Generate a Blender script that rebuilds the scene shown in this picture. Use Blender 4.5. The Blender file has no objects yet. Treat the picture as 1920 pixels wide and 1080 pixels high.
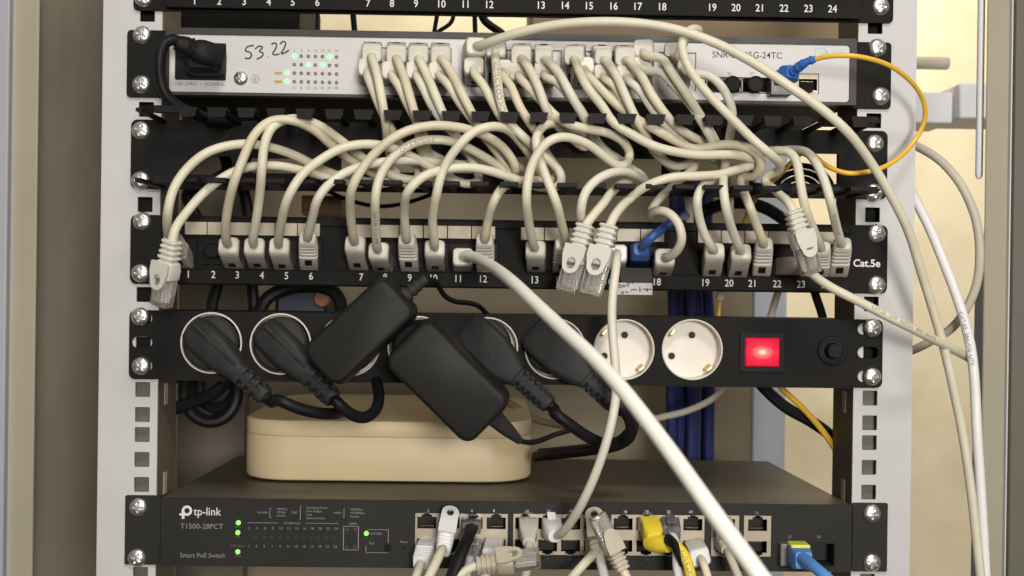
import bpy, math, random
from mathutils import Vector, Matrix
random.seed(7)
K = 0.001                                   # everything below is in millimetres, K turns it into metres
SC = bpy.context.scene
COL = SC.collection

# ------------------------------------------------------------------ camera, world, lamps
CAM = Vector((-11.19, -777.2, 129.69)); FPX = 2285.0
YAW, PIT, ROL = -0.01641, -0.00234, -0.01325
RM = Matrix.Rotation(YAW, 3, 'Z') @ Matrix.Rotation(PIT, 3, 'X') @ Matrix.Rotation(ROL, 3, 'Y')
RX, RF, RU = RM @ Vector((1, 0, 0)), RM @ Vector((0, 1, 0)), RM @ Vector((0, 0, 1))
cd = bpy.data.cameras.new('camera'); cam = bpy.data.objects.new('camera', cd); COL.objects.link(cam)
cm = Matrix((RX, RU, -RF)).transposed().to_4x4(); cm.translation = CAM * K
cam.matrix_world = cm
cd.sensor_width = 36; cd.lens = 36 * FPX / 1920; cd.clip_start = 0.02; cd.clip_end = 50
cd.dof.use_dof = True; cd.dof.focus_distance = 0.75; cd.dof.aperture_fstop = 13
SC.camera = cam
SC.view_settings.view_transform = 'Standard'; SC.view_settings.look = 'None'
SC.view_settings.exposure = 0; SC.view_settings.gamma = 1; SC.view_settings.use_curve_mapping = False
SC.cycles.use_denoising = True
SC.cycles.max_bounces = 10; SC.cycles.transmission_bounces = 8; SC.cycles.transparent_max_bounces = 8

w = bpy.data.worlds.new("World"); SC.world = w; w.use_nodes = True
nt = w.node_tree; bg = nt.nodes['Background']
tc = nt.nodes.new('ShaderNodeTexCoord'); sep = nt.nodes.new('ShaderNodeSeparateXYZ')
rmp = nt.nodes.new('ShaderNodeValToRGB')
rmp.color_ramp.elements[0].position = 0.25; rmp.color_ramp.elements[0].color = (0.16, 0.14, 0.115, 1)
rmp.color_ramp.elements[1].position = 0.85; rmp.color_ramp.elements[1].color = (0.62, 0.60, 0.56, 1)
mr = nt.nodes.new('ShaderNodeMapRange'); mr.inputs[1].default_value = -1; mr.inputs[2].default_value = 1
nt.links.new(tc.outputs['Generated'], sep.inputs[0]); nt.links.new(sep.outputs['Z'], mr.inputs[0])
nt.links.new(mr.outputs[0], rmp.inputs[0]); nt.links.new(rmp.outputs[0], bg.inputs[0])
bg.inputs[1].default_value = 0.42

def lamp(name, loc, target, power, size, color, size_y=None):
    l = bpy.data.lights.new(name, 'AREA'); l.energy = power; l.color = color
    l.shape = 'RECTANGLE' if size_y else 'SQUARE'; l.size = size
    if size_y: l.size_y = size_y
    o = bpy.data.objects.new(name, l); COL.objects.link(o); o.location = loc
    o.rotation_euler = (Vector(target) - Vector(loc)).to_track_quat('-Z', 'Y').to_euler()
    return o
lamp('room_lamp', (0.24, -1.95, 0.30), (0, 0, 0.08), 25.5, 0.36, (1.0, 0.965, 0.91))
lamp('ceiling_lamp', (0.25, -1.25, 1.30), (0, 0, 0.1), 13, 0.5, (1.0, 0.965, 0.91), 0.25)
lamp('wall_lamp', (0.36, 0.42, 0.80), (0.33, 0.95, 0.60), 8.0, 0.3, (1.0, 0.94, 0.80))

# ------------------------------------------------------------------ projection helpers (photo pixel + depth plane -> millimetres)
def U(px, py, d=0.0):
    """point on the plane d mm in front of the rack rails (y = -d)"""
    r = RF + RX * ((px - 960) / FPX) + RU * ((540 - py) / FPX)
    t = (-d - CAM.y) / r.y
    return CAM + r * t
def X(px, py, d=0): return U(px, py, d).x
def Zc(px, py, d=0): return U(px, py, d).z

# ------------------------------------------------------------------ materials
MATS = {}
def mat(name, color, rough=0.5, metal=0.0, noise=0.0, nscale=60, bump=0.0, bscale=400, spec=0.5, trans=0, sss=0, emit=None, estr=0, ior=1.45, coat=0, alt=None, specks=None):
    m = bpy.data.materials.new(name); m.use_nodes = True
    n = m.node_tree; p = n.nodes['Principled BSDF']
    p.inputs['Base Color'].default_value = (*color, 1); p.inputs['Roughness'].default_value = rough
    p.inputs['Metallic'].default_value = metal; p.inputs['IOR'].default_value = ior
    p.inputs['Specular IOR Level'].default_value = spec
    p.inputs['Transmission Weight'].default_value = trans; p.inputs['Coat Weight'].default_value = coat
    if sss:
        p.inputs['Subsurface Weight'].default_value = sss; p.inputs['Subsurface Scale'].default_value = 0.002
        p.inputs['Subsurface Radius'].default_value = (1, .8, .5)
    if emit:
        p.inputs['Emission Color'].default_value = (*emit, 1); p.inputs['Emission Strength'].default_value = estr
    t = n.nodes.new('ShaderNodeTexCoord')
    if noise:
        a = n.nodes.new('ShaderNodeTexNoise'); a.inputs['Scale'].default_value = nscale; a.inputs['Detail'].default_value = 6
        n.links.new(t.outputs['Object'], a.inputs['Vector'])
        mx = n.nodes.new('ShaderNodeMix'); mx.data_type = 'RGBA'
        c2 = alt if alt else tuple(c * (1 - noise) for c in color)
        mx.inputs['A'].default_value = (*color, 1); mx.inputs['B'].default_value = (*c2, 1)
        rp = n.nodes.new('ShaderNodeMapRange'); rp.inputs[1].default_value = 0.38; rp.inputs[2].default_value = 0.68
        n.links.new(a.outputs['Fac'], rp.inputs[0]); n.links.new(rp.outputs[0], mx.inputs['Factor'])
        n.links.new(mx.outputs['Result'], p.inputs['Base Color'])
        r2 = n.nodes.new('ShaderNodeMapRange'); r2.inputs[3].default_value = max(0.02, rough - 0.08); r2.inputs[4].default_value = min(1, rough + 0.12)
        n.links.new(a.outputs['Fac'], r2.inputs[0]); n.links.new(r2.outputs[0], p.inputs['Roughness'])
    if specks:
        col, sc_, th_ = specks
        a2 = n.nodes.new('ShaderNodeTexNoise'); a2.inputs['Scale'].default_value = sc_; a2.inputs['Detail'].default_value = 4; a2.inputs['Roughness'].default_value = 0.7
        n.links.new(t.outputs['Object'], a2.inputs['Vector'])
        r3 = n.nodes.new('ShaderNodeMapRange'); r3.inputs[1].default_value = th_; r3.inputs[2].default_value = th_ + 0.05; r3.inputs[4].default_value = 0.75
        n.links.new(a2.outputs['Fac'], r3.inputs[0])
        m3 = n.nodes.new('ShaderNodeMix'); m3.data_type = 'RGBA'; m3.inputs['B'].default_value = (*col, 1); m3.inputs['A'].default_value = (*color, 1)
        if p.inputs['Base Color'].is_linked: n.links.new(p.inputs['Base Color'].links[0].from_socket, m3.inputs['A'])
        n.links.new(r3.outputs[0], m3.inputs['Factor']); n.links.new(m3.outputs['Result'], p.inputs['Base Color'])
    if bump:
        b = n.nodes.new('ShaderNodeTexNoise'); b.inputs['Scale'].default_value = bscale; b.inputs['Detail'].default_value = 3
        n.links.new(t.outputs['Object'], b.inputs['Vector'])
        bp = n.nodes.new('ShaderNodeBump'); bp.inputs['Strength'].default_value = bump; bp.inputs['Distance'].default_value = 0.0004
        n.links.new(b.outputs['Fac'], bp.inputs['Height']); n.links.new(bp.outputs['Normal'], p.inputs['Normal'])
    MATS[name] = m
    return m
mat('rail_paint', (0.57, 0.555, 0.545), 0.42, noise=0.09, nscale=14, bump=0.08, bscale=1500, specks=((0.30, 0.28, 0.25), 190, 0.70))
mat('frame_paint', (0.33, 0.295, 0.215), 0.5, noise=0.06, nscale=20, bump=0.08, bscale=1200, specks=((0.20, 0.18, 0.14), 150, 0.71))
mat('door_paint', (0.36, 0.36, 0.39), 0.45, noise=0.05, nscale=20)
mat('panel_paint', (0.43, 0.385, 0.31), 0.38, noise=0.35, nscale=5)
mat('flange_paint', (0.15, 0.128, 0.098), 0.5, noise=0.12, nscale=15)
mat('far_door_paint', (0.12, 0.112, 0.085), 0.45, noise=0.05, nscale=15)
mat('rear_paint', (0.32, 0.265, 0.175), 0.5, noise=0.10, nscale=8)
mat('wall_plaster', (0.71, 0.62, 0.44), 0.8, noise=0.10, nscale=9, alt=(0.60, 0.50, 0.33), bump=0.5, bscale=60, specks=((0.50, 0.40, 0.25), 40, 0.67))
mat('white_trim', (0.72, 0.72, 0.74), 0.4, noise=0.04)
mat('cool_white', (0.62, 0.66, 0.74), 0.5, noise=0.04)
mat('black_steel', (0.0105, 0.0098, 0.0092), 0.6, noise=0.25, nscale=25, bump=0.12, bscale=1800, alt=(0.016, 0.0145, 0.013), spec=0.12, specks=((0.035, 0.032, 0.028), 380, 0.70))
mat('black_plastic', (0.0095, 0.0092, 0.009), 0.5, noise=0.2, nscale=40, bump=0.05, bscale=1500, alt=(0.017, 0.016, 0.016), spec=0.14)
mat('adapter_plastic', (0.017, 0.0165, 0.0155), 0.48, noise=0.2, nscale=30, bump=0.15, bscale=2500, spec=0.22, specks=((0.075, 0.07, 0.062), 420, 0.68))
mat('plug_rubber', (0.022, 0.022, 0.022), 0.5, noise=0.25, nscale=60, alt=(0.034, 0.033, 0.031), spec=0.22, specks=((0.09, 0.085, 0.075), 420, 0.67))
mat('black_rubber', (0.010, 0.010, 0.011), 0.45, noise=0.2, nscale=50, spec=0.22)
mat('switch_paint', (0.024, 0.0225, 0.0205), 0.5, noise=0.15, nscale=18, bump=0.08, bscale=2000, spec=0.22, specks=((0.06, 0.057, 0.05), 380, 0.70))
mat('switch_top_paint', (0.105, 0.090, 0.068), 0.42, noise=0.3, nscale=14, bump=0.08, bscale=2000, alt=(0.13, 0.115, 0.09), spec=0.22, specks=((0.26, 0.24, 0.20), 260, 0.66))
mat('grey_bezel', (0.035, 0.031, 0.027), 0.45, noise=0.1)
mat('silver_face', (0.60, 0.575, 0.56), 0.38, noise=0.04, nscale=25)
mat('cavity', (0.006, 0.006, 0.007), 0.6)
mat('cable_cream', (0.70, 0.645, 0.495), 0.42, noise=0.10, nscale=55, sss=0.08, bump=0.06, bscale=350, specks=((0.36, 0.31, 0.22), 230, 0.70))
mat('cable_cream_dark', (0.60, 0.555, 0.44), 0.45, noise=0.12, nscale=45, bump=0.06, bscale=350)
mat('cable_pale', (0.72, 0.68, 0.56), 0.40, noise=0.10, nscale=45, sss=0.08, bump=0.06, bscale=350, specks=((0.38, 0.34, 0.26), 210, 0.70))
mat('cable_warm', (0.66, 0.59, 0.43), 0.44, noise=0.12, nscale=50, sss=0.08, bump=0.06, bscale=350)
mat('cable_thick', (0.92, 0.89, 0.79), 0.42, noise=0.06, nscale=40, bump=0.05, bscale=300, specks=((0.45, 0.41, 0.32), 200, 0.71))
mat('cable_white', (0.80, 0.78, 0.77), 0.4, noise=0.05, nscale=50)
mat('cable_grey', (0.55, 0.50, 0.40), 0.5, noise=0.1, nscale=40)
mat('boot_cream', (0.66, 0.625, 0.545), 0.40, noise=0.08, nscale=80, sss=0.05)
mat('boot_grey', (0.50, 0.455, 0.385), 0.45, noise=0.10, nscale=80)
mat('boot_white', (0.80, 0.79, 0.78), 0.35, noise=0.04, nscale=80, sss=0.05)
mat('boot_beige', (0.55, 0.48, 0.37), 0.45, noise=0.08, nscale=80)
mat('clear_plastic', (0.97, 0.95, 0.92), 0.10, trans=0.88, ior=1.42, bump=0.3, bscale=500)
mat('smoked_plastic', (0.45, 0.41, 0.41), 0.15, trans=0.7, ior=1.4, bump=0.3, bscale=500)
mat('blue_deep', (0.045, 0.10, 0.33), 0.4, noise=0.12, nscale=80)
mat('blue_plastic', (0.045, 0.16, 0.55), 0.38, noise=0.12, nscale=80)
mat('blue_light', (0.10, 0.30, 0.72), 0.38, noise=0.1, nscale=80)
mat('blue_dark', (0.008, 0.011, 0.045), 0.45, noise=0.15, nscale=60)
mat('blue_cable', (0.018, 0.03, 0.13), 0.5, noise=0.15, nscale=40)
mat('yellow_fibre', (0.85, 0.50, 0.045), 0.38, noise=0.08, nscale=60)
mat('yellow_plastic', (0.86, 0.66, 0.05), 0.38, noise=0.06, nscale=60)
mat('yellow_green', (0.75, 0.75, 0.10), 0.4)
mat('zinc', (0.90, 0.885, 0.85), 0.30, metal=1.0, noise=0.25, nscale=500, bump=0.55, bscale=420)
mat('brass', (0.62, 0.47, 0.20), 0.3, metal=1.0)
mat('gold', (0.80, 0.60, 0.25), 0.25, metal=1.0)
mat('tin_shield', (0.42, 0.36, 0.275), 0.38, metal=0.55, noise=0.12, nscale=120)
mat('sfp_metal', (0.20, 0.185, 0.17), 0.45, metal=0.5, noise=0.1, nscale=150)
mat('socket_white', (0.74, 0.68, 0.60), 0.40, noise=0.05, nscale=30)
mat('label_strip', (0.52, 0.45, 0.345), 0.4, spec=0.25, noise=0.15, nscale=70)
mat('paper', (0.55, 0.52, 0.50), 0.8, noise=0.06)
mat('box_cream', (0.84, 0.67, 0.41), 0.42, noise=0.05, nscale=12)
mat('ink', (0.03, 0.028, 0.03), 0.6)
mat('ink_grey', (0.16, 0.15, 0.14), 0.6)
mat('cable_ink', (0.20, 0.18, 0.15), 0.6)
mat('print_white', (0.70, 0.69, 0.66), 0.5)
mat('print_grey', (0.24, 0.235, 0.225), 0.5)
mat('print_dim', (0.11, 0.108, 0.10), 0.5)
mat('print_cyan', (0.30, 0.52, 0.60), 0.5)
mat('print_green', (0.50, 0.60, 0.22), 0.5)
mat('print_gold', (0.50, 0.36, 0.06), 0.5)
mat('led_off', (0.16, 0.155, 0.15), 0.35)
mat('led_green', (0.1, 0.3, 0.12), 0.4, spec=0.1, emit=(0.50, 0.98, 0.54), estr=1.0)
mat('led_lime', (0.1, 0.3, 0.05), 0.4, spec=0.1, emit=(0.34, 1.0, 0.14), estr=1.15)
mat('orange', (0.22, 0.07, 0.022), 0.5)
mat('brown_wood', (0.24, 0.16, 0.08), 0.5)
# lit rocker: a lamp glowing behind red plastic
m = mat('red_lens', (0.25, 0.002, 0.006), 0.4, spec=0.12)
n = m.node_tree; p = n.nodes['Principled BSDF']
tcx = n.nodes.new('ShaderNodeTexCoord'); mp = n.nodes.new('ShaderNodeMapping')
mp.inputs['Location'].default_value = (-0.5, -0.5, -0.5); gr = n.nodes.new('ShaderNodeTexGradient'); gr.gradient_type = 'SPHERICAL'
mp.vector_type = 'POINT'; mp.inputs['Scale'].default_value = (1, 1, 1)
n.links.new(tcx.outputs['Generated'], mp.inputs[0])
mp2 = n.nodes.new('ShaderNodeMapping'); mp2.inputs['Scale'].default_value = (1.7, 0.0, 2.3)
n.links.new(mp.outputs[0], mp2.inputs[0]); n.links.new(mp2.outputs[0], gr.inputs[0])
cr = n.nodes.new('ShaderNodeValToRGB'); e = cr.color_ramp.elements
e[0].position = 0.0; e[0].color = (0.45, 0.001, 0.025, 1); e[1].position = 1.0; e[1].color = (1.6, 1.0, 0.75, 1)
q = e.new(0.40); q.color = (0.80, 0.012, 0.05, 1); q = e.new(0.74); q.color = (1.0, 0.20, 0.16, 1); q = e.new(0.90); q.color = (1.2, 0.62, 0.42, 1)
n.links.new(gr.outputs['Fac'], cr.inputs[0]); n.links.new(cr.outputs[0], p.inputs['Emission Color']); p.inputs['Emission Strength'].default_value = 1.25

# ------------------------------------------------------------------ mesh builder
def frame(o, zdir, up=Vector((0, 0, 1))):
    z = Vector(zdir).normalized(); y = (up - z * up.dot(z))
    if y.length < 1e-4: y = Vector((0, 1, 0)) - z * z.y
    y.normalize(); x = y.cross(z)
    M = Matrix((x, y, z)).transposed().to_4x4(); M.translation = o
    return M
def rr(wd, h, r, n=3):
    r = min(r, wd / 2 - 1e-3, h / 2 - 1e-3); pts = []
    for cx, cy, a0 in ((wd/2-r, h/2-r, 0), (-wd/2+r, h/2-r, 90), (-wd/2+r, -h/2+r, 180), (wd/2-r, -h/2+r, 270)):
        for i in range(n + 1):
            a = math.radians(a0 + 90 * i / n); pts.append((cx + r * math.cos(a), cy + r * math.sin(a)))
    return pts
def rect(x0, z0, x1, z1, r=0, n=4):
    if r <= 0: return [(x0, z0), (x1, z0), (x1, z1), (x0, z1)]
    return [(a + (x0 + x1) / 2, b + (z0 + z1) / 2) for a, b in rr(x1 - x0, z1 - z0, r, n)]
def circ(cx, cz, r, n=28): return [(cx + r * math.cos(2*math.pi*i/n), cz + r * math.sin(2*math.pi*i/n)) for i in range(n)]
def curve_mesh(cu):
    o = bpy.data.objects.new('tmp', cu); COL.objects.link(o)
    dg = bpy.context.evaluated_depsgraph_get(); me = bpy.data.meshes.new_from_object(o.evaluated_get(dg))
    vs = [v.co.copy() for v in me.vertices]; fs = [tuple(p.vertices) for p in me.polygons]
    bpy.data.objects.remove(o); bpy.data.meshes.remove(me); bpy.data.curves.remove(cu)
    return vs, fs
class MB:
    def __init__(s): s.v = []; s.f = []; s.m = []
    def add(s, vs, fs, mi=0):
        b = len(s.v); s.v += [Vector(v) for v in vs]
        for f in fs: s.f.append(tuple(i + b for i in f)); s.m.append(mi)
        return s
    def box(s, x0, x1, y0, y1, z0, z1, mi=0, M=None):
        vs = [Vector((x, y, z)) for z in (z0, z1) for y in (y0, y1) for x in (x0, x1)]
        if M: vs = [M @ v for v in vs]
        return s.add(vs, [(0, 2, 3, 1), (4, 5, 7, 6), (0, 1, 5, 4), (2, 6, 7, 3), (0, 4, 6, 2), (1, 3, 7, 5)], mi)
    def loft(s, secs, M=None, mi=0, n=3, cap0=True, cap1=True):
        """secs: (z, w, h, r[, dx, dy])"""
        vs = []; fs = []; c = 4 * (n + 1)
        for q in secs:
            dx = q[4] if len(q) > 4 else 0; dy = q[5] if len(q) > 5 else 0
            for a, b in rr(q[1], q[2], q[3], n):
                v = Vector((a + dx, b + dy, q[0])); vs.append(M @ v if M else v)
        for k in range(len(secs) - 1):
            for i in range(c):
                j = (i + 1) % c; fs.append((k*c+i, k*c+j, (k+1)*c+j, (k+1)*c+i))
        if cap0: fs.append(tuple(range(c - 1, -1, -1)))
        if cap1: fs.append(tuple((len(secs)-1)*c + i for i in range(c)))
        return s.add(vs, fs, mi)
    def lathe(s, prof, M=None, mi=0, n=32, cap=True):
        """prof: (r, z) along local z"""
        vs = []; fs = []
        for r, z in prof:
            for i in range(n):
                a = 2 * math.pi * i / n; v = Vector((r*math.cos(a), r*math.sin(a), z)); vs.append(M @ v if M else v)
        for k in range(len(prof) - 1):
            for i in range(n):
                j = (i + 1) % n; fs.append((k*n+i, k*n+j, (k+1)*n+j, (k+1)*n+i))
        if cap:
            fs.append(tuple(range(n - 1, -1, -1))); fs.append(tuple((len(prof)-1)*n + i for i in range(n)))
        return s.add(vs, fs, mi)
    def tube(s, path, r, mi=0, n=12, rend=None, flat=1.0):
        N = len(path); T = [(path[min(i+1, N-1)] - path[max(i-1, 0)]).normalized() for i in range(N)]
        ref = Vector((0, -1, 0)); nn = ref - T[0] * ref.dot(T[0])
        if nn.length < 0.1: nn = Vector((0, 0, 1)) - T[0] * T[0].z
        nn.normalize(); vs = []; fs = []
        for i in range(N):
            nn = (nn - T[i] * nn.dot(T[i])).normalized(); bb = T[i].cross(nn)
            ri = r if rend is None else r + (rend - r) * i / (N - 1)
            for k in range(n):
                a = 2 * math.pi * k / n; vs.append(path[i] + (nn * math.cos(a) * flat + bb * math.sin(a)) * ri)
        for i in range(N - 1):
            for k in range(n):
                j = (k + 1) % n; fs.append((i*n+k, i*n+j, (i+1)*n+j, (i+1)*n+k))
        fs.append(tuple(range(n - 1, -1, -1))); fs.append(tuple((N-1)*n + k for k in range(n)))
        return s.add(vs, fs, mi)
    def plate(s, polys, y0, y1, mi=0, M=None):
        """flat plate in x,z with holes, from y0 (front) to y1; even-odd fill"""
        cu = bpy.data.curves.new('c', 'CURVE'); cu.dimensions = '2D'; cu.fill_mode = 'BOTH'; cu.extrude = abs(y1 - y0) / 2
        for pl in polys:
            sp = cu.splines.new('POLY'); sp.points.add(len(pl) - 1); sp.use_cyclic_u = True
            for i, (a, b) in enumerate(pl): sp.points[i].co = (a, b, 0, 1)
        vs, fs = curve_mesh(cu); yc = (y0 + y1) / 2
        vs = [Vector((v.x, yc - v.z, v.y)) for v in vs]
        if M: vs = [M @ v for v in vs]
        return s.add(vs, fs, mi)
    def text(s, body, x, z, h, y, mi=0, align='CENTER', M=None, ext=0.04, stretch=1.0, wrap=None, off=0.0, shear=0):
        cu = bpy.data.curves.new('t', 'FONT'); cu.body = body; cu.size = h / 0.70; cu.align_x = align; cu.resolution_u = 3
        cu.offset = off; cu.shear = shear
        if not wrap: cu.extrude = ext
        vs, fs = curve_mesh(cu)
        if wrap: vs = [wrap(v.x * stretch, v.y) for v in vs]
        else:
            vs = [Vector((x + v.x * stretch, y - v.z, z + v.y)) for v in vs]
            if M: vs = [M @ v for v in vs]
        return s.add(vs, fs, mi)
    def build(s, name, mats, parent=None, smooth=35, bevel=0, seg=2):
        org = ORG.get(parent.name, Vector()) if parent else Vector()
        if parent is None and s.v:
            pass
        me = bpy.data.meshes.new(name)
        me.from_pydata([(v - org) * K for v in s.v], [], s.f)
        if isinstance(mats, str): mats = [mats]
        for q in mats: me.materials.append(MATS[q])
        me.polygons.foreach_set('material_index', s.m)
        me.polygons.foreach_set('use_smooth', [True] * len(s.f))
        me.set_sharp_from_angle(angle=math.radians(smooth)); me.update()
        o = bpy.data.objects.new(name, me); COL.objects.link(o)
        if parent: o.parent = parent
        ORG[o.name] = org
        if bevel:
            b = o.modifiers.new('bevel', 'BEVEL'); b.width = bevel * K; b.segments = seg; b.limit_method = 'ANGLE'; b.angle_limit = math.radians(50)
            b.harden_normals = False
        return o
ORG = {}
def thing(name, label, cat, org, group=None, kind=None):
    o = bpy.data.objects.new(name, None); COL.objects.link(o); o.location = Vector(org) * K; o.empty_display_size = 0.02
    o['label'] = label; o['category'] = cat
    if group: o['group'] = group
    if kind: o['kind'] = kind
    ORG[o.name] = Vector(org)
    return o

def spline(pts, step=2.5):
    P = [Vector(p) for p in pts]
    P = [P[0] * 2 - P[1]] + P + [P[-1] * 2 - P[-2]]; out = []
    for i in range(1, len(P) - 2):
        p0, p1, p2, p3 = P[i-1:i+3]
        t0 = 0; t1 = t0 + max(1e-3, (p1-p0).length) ** .5; t2 = t1 + max(1e-3, (p2-p1).length) ** .5; t3 = t2 + max(1e-3, (p3-p2).length) ** .5
        n = max(2, int((p2 - p1).length / step))
        for k in range(n):
            t = t1 + (t2 - t1) * k / n
            A1 = p0*((t1-t)/(t1-t0)) + p1*((t-t0)/(t1-t0)); A2 = p1*((t2-t)/(t2-t1)) + p2*((t-t1)/(t2-t1)); A3 = p2*((t3-t)/(t3-t2)) + p3*((t-t2)/(t3-t2))
            B1 = A1*((t2-t)/(t2-t0)) + A2*((t-t0)/(t2-t0)); B2 = A2*((t3-t)/(t3-t1)) + A3*((t-t1)/(t3-t1))
            out.append(B1*((t2-t)/(t2-t1)) + B2*((t-t1)/(t2-t1)))
    out.append(P[-2])
    for _ in range(2):                                   # relax kinks
        out = [out[0]] + [(out[i-1] + out[i]*2 + out[i+1]) / 4 for i in range(1, len(out)-1)] + [out[-1]]
    return out
def pts3(lst):
    """(px,py[,d]) -> points; missing d interpolated by index"""
    ds = [q[2] if len(q) > 2 else None for q in lst]
    kn = [i for i, d in enumerate(ds) if d is not None]
    for i in range(len(ds)):
        if ds[i] is None:
            a = max([k for k in kn if k < i], default=None); b = min([k for k in kn if k > i], default=None)
            ds[i] = lst[b][2] if a is None else lst[a][2] if b is None else lst[a][2] + (lst[b][2] - lst[a][2]) * (i - a) / (b - a)
    return [U(q[0], q[1], d) for q, d in zip(lst, ds)]
def wrapper(path, r, s0, flip=False, roll=0.0, size=None):
    """maps text x,y onto the camera side of a tube along path from arc length s0"""
    L = [0]
    for i in range(1, len(path)): L.append(L[-1] + (path[i] - path[i-1]).length)
    def f(x, y):
        s = s0 + (-x if flip else x); s = min(max(s, 0), L[-1] - 1e-3)
        i = next(k for k in range(1, len(L)) if L[k] >= s); t = (s - L[i-1]) / max(1e-6, L[i] - L[i-1])
        c = path[i-1].lerp(path[i], t); T = (path[i] - path[i-1]).normalized()
        nrm = (CAM - c); nrm = (nrm - T * nrm.dot(T)).normalized(); side = nrm.cross(T)
        if flip: side = -side
        a = (y - (size or 0) / 2) / r + roll
        return c + (nrm * math.cos(a) + side * math.sin(a)) * (r + 0.06)
    return f

# ------------------------------------------------------------------ rack geometry
def holez(i): return 44.45 * (i // 3) + 15.875 * (i % 3)
HW = 232.0                                          # half the hole spacing
UZ = {'poe': holez(-2), 'pdu': holez(6), 'patch': holez(10), 'mgr': holez(14), 'sw': holez(18), 'top': holez(22)}
UH = 21.9

cab = thing('rack_cabinet', 'grey network cabinet with perforated mounting rails and beige corner posts', 'cabinet', (0, 0, -100))
ZB, ZT = -190.0, 460.0
for sgn, xo, xi in ((-1, X(188, 540), X(298, 540)), (1, X(1712, 540), X(1603, 540))):
    b = MB(); x0, x1 = min(xo, xi), max(xo, xi)
    holes = [rect(sgn*HW - 4.75, holez(i) - 4.75, sgn*HW + 4.75, holez(i) + 4.75, 0.5, 2) for i in range(-12, 32)]
    b.plate([rect(x0, ZB, x1, ZT)] + holes, 0, 1.8)
    b.box(xo - 0.9, xo + 0.9, 1.85, 46, ZB, ZT)
    ro = b.build('rail', 'rail_paint', cab)
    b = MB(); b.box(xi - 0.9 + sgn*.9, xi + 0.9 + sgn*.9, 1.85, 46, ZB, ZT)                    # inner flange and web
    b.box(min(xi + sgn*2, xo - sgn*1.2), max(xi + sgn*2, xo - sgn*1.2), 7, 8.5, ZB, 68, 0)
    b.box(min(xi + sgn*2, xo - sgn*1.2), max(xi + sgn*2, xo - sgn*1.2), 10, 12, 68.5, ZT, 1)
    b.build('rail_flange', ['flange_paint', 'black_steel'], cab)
    # pressed windows in the flange
    for zz in (58, 0):
        b = MB(); b.box(xi - sgn*.15 - .1, xi - sgn*.15 + .1, 16, 24, zz - 9, zz + 5); b.build('rail_slot', 'cable_grey', cab)
# corner posts and cladding
b = MB(); xa, xb = X(20, 540, 12), X(67, 540, 12)
b.box(xa, xb, -12, -10, ZB, ZT); b.build('post', 'frame_paint', cab, bevel=1)
b = MB(); b.box(X(12, 540, 16), X(19, 540, 16), -16, 10, ZB, ZT); b.build('edge_trim', 'white_trim', cab, bevel=0.6)
b = MB(); b.box(X(-60, 540, 22), X(11.5, 540, 22), -22, -6, ZB, ZT); b.build('door', 'door_paint', cab, bevel=1)
xs = X(67, 540, 0)
b = MB(); b.box(xs - 6, xs - 4, -9.8, 468, ZB, ZT)
b.build('side_panel', 'panel_paint', cab)
b = MB(); b.box(xs + 14, X(462, 540, -300), 300, 320, ZB, ZT); b.build('rear_shade_rail', 'flange_paint', cab)  # rear rail widened; its dark colour stands in for shade at left
xa, xb = X(1845, 540, 12), X(1890, 540, 12)
b = MB(); b.box(xa, xb, -12, -10, ZB, ZT); b.build('post', 'frame_paint', cab, bevel=1)
b = MB(); b.box(X(1891, 540, 16), X(1897, 540, 16), -16, 10, ZB, ZT); b.build('edge_trim', 'white_trim', cab, bevel=0.6)
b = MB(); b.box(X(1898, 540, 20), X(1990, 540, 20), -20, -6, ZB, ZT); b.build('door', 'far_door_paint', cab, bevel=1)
# rear: a steel back panel with its open right edge
xr = X(1412, 540, -470)
b = MB(); b.box(xs - 4, xr, 470, 474, ZB, Zc(900, 150, -470)); b.build('rear_panel', 'rear_paint', cab)
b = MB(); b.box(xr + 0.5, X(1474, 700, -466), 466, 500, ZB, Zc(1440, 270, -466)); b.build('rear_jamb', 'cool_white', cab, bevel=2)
# bright trim rod on the far side of the right post
b = MB(); x_, z_ = X(1836, 300, 2), Zc(1836, 328, 2)
b.lathe([(0.1, z_ - 2.6), (1.7, z_ - 2.0), (2.3, z_), (2.3, ZT)], Matrix.Translation((x_, -2, 0)), n=14); b.build('trim_rod', 'white_trim', cab)

b = MB(); b.box(X(1829, 600, -40), X(1852, 600, -40), 40, 42, ZB, Zc(1835, 440, -40)); b.build('post_lit_side', 'cool_white', cab)  # pale blue strip paints in the light on the post's side face
# room wall
b = MB(); b.box(-1400, 1400, 950, 960, -900, 1500)
wl = b.build('wall', 'wall_plaster'); wl['kind'] = 'structure'; wl['label'] = 'cream plastered room wall behind the open cabinet'; wl['category'] = 'wall'
# trunking and bracket bar on the wall
D1 = 330
tr = thing('cable_trunking', 'white plastic cable trunking corner on the wall right of the rack', 'trunking', U(1760, 200, -D1))
b = MB(); p0, p1 = U(1690, 172, -D1), U(1787, 232, -D1)
b.box(p0.x, p1.x, D1, D1 + 60, p1.z, p0.z); b.build('duct', 'white_trim', tr, bevel=2)
b = MB(); q0, q1 = U(1789, 150, -D1), U(1850, 225, -D1)
b.box(p1.x + .5, q1.x + 40, D1 - 14, D1 + 60, p1.z + 3, p0.z + 7); b.build('cover', 'white_trim', tr, bevel=2)
br = thing('bracket_bar', 'short grey round bar sticking out above the white trunking', 'bar', U(1740, 117, -330))
b = MB(); a = U(1650, 116, -330); c = U(1778, 119, -330)
b.lathe([(6, 0), (6, (c-a).length - 1), (5, (c-a).length)], frame(a, c - a), n=16); b.build('bar', 'boot_beige', br)

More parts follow.
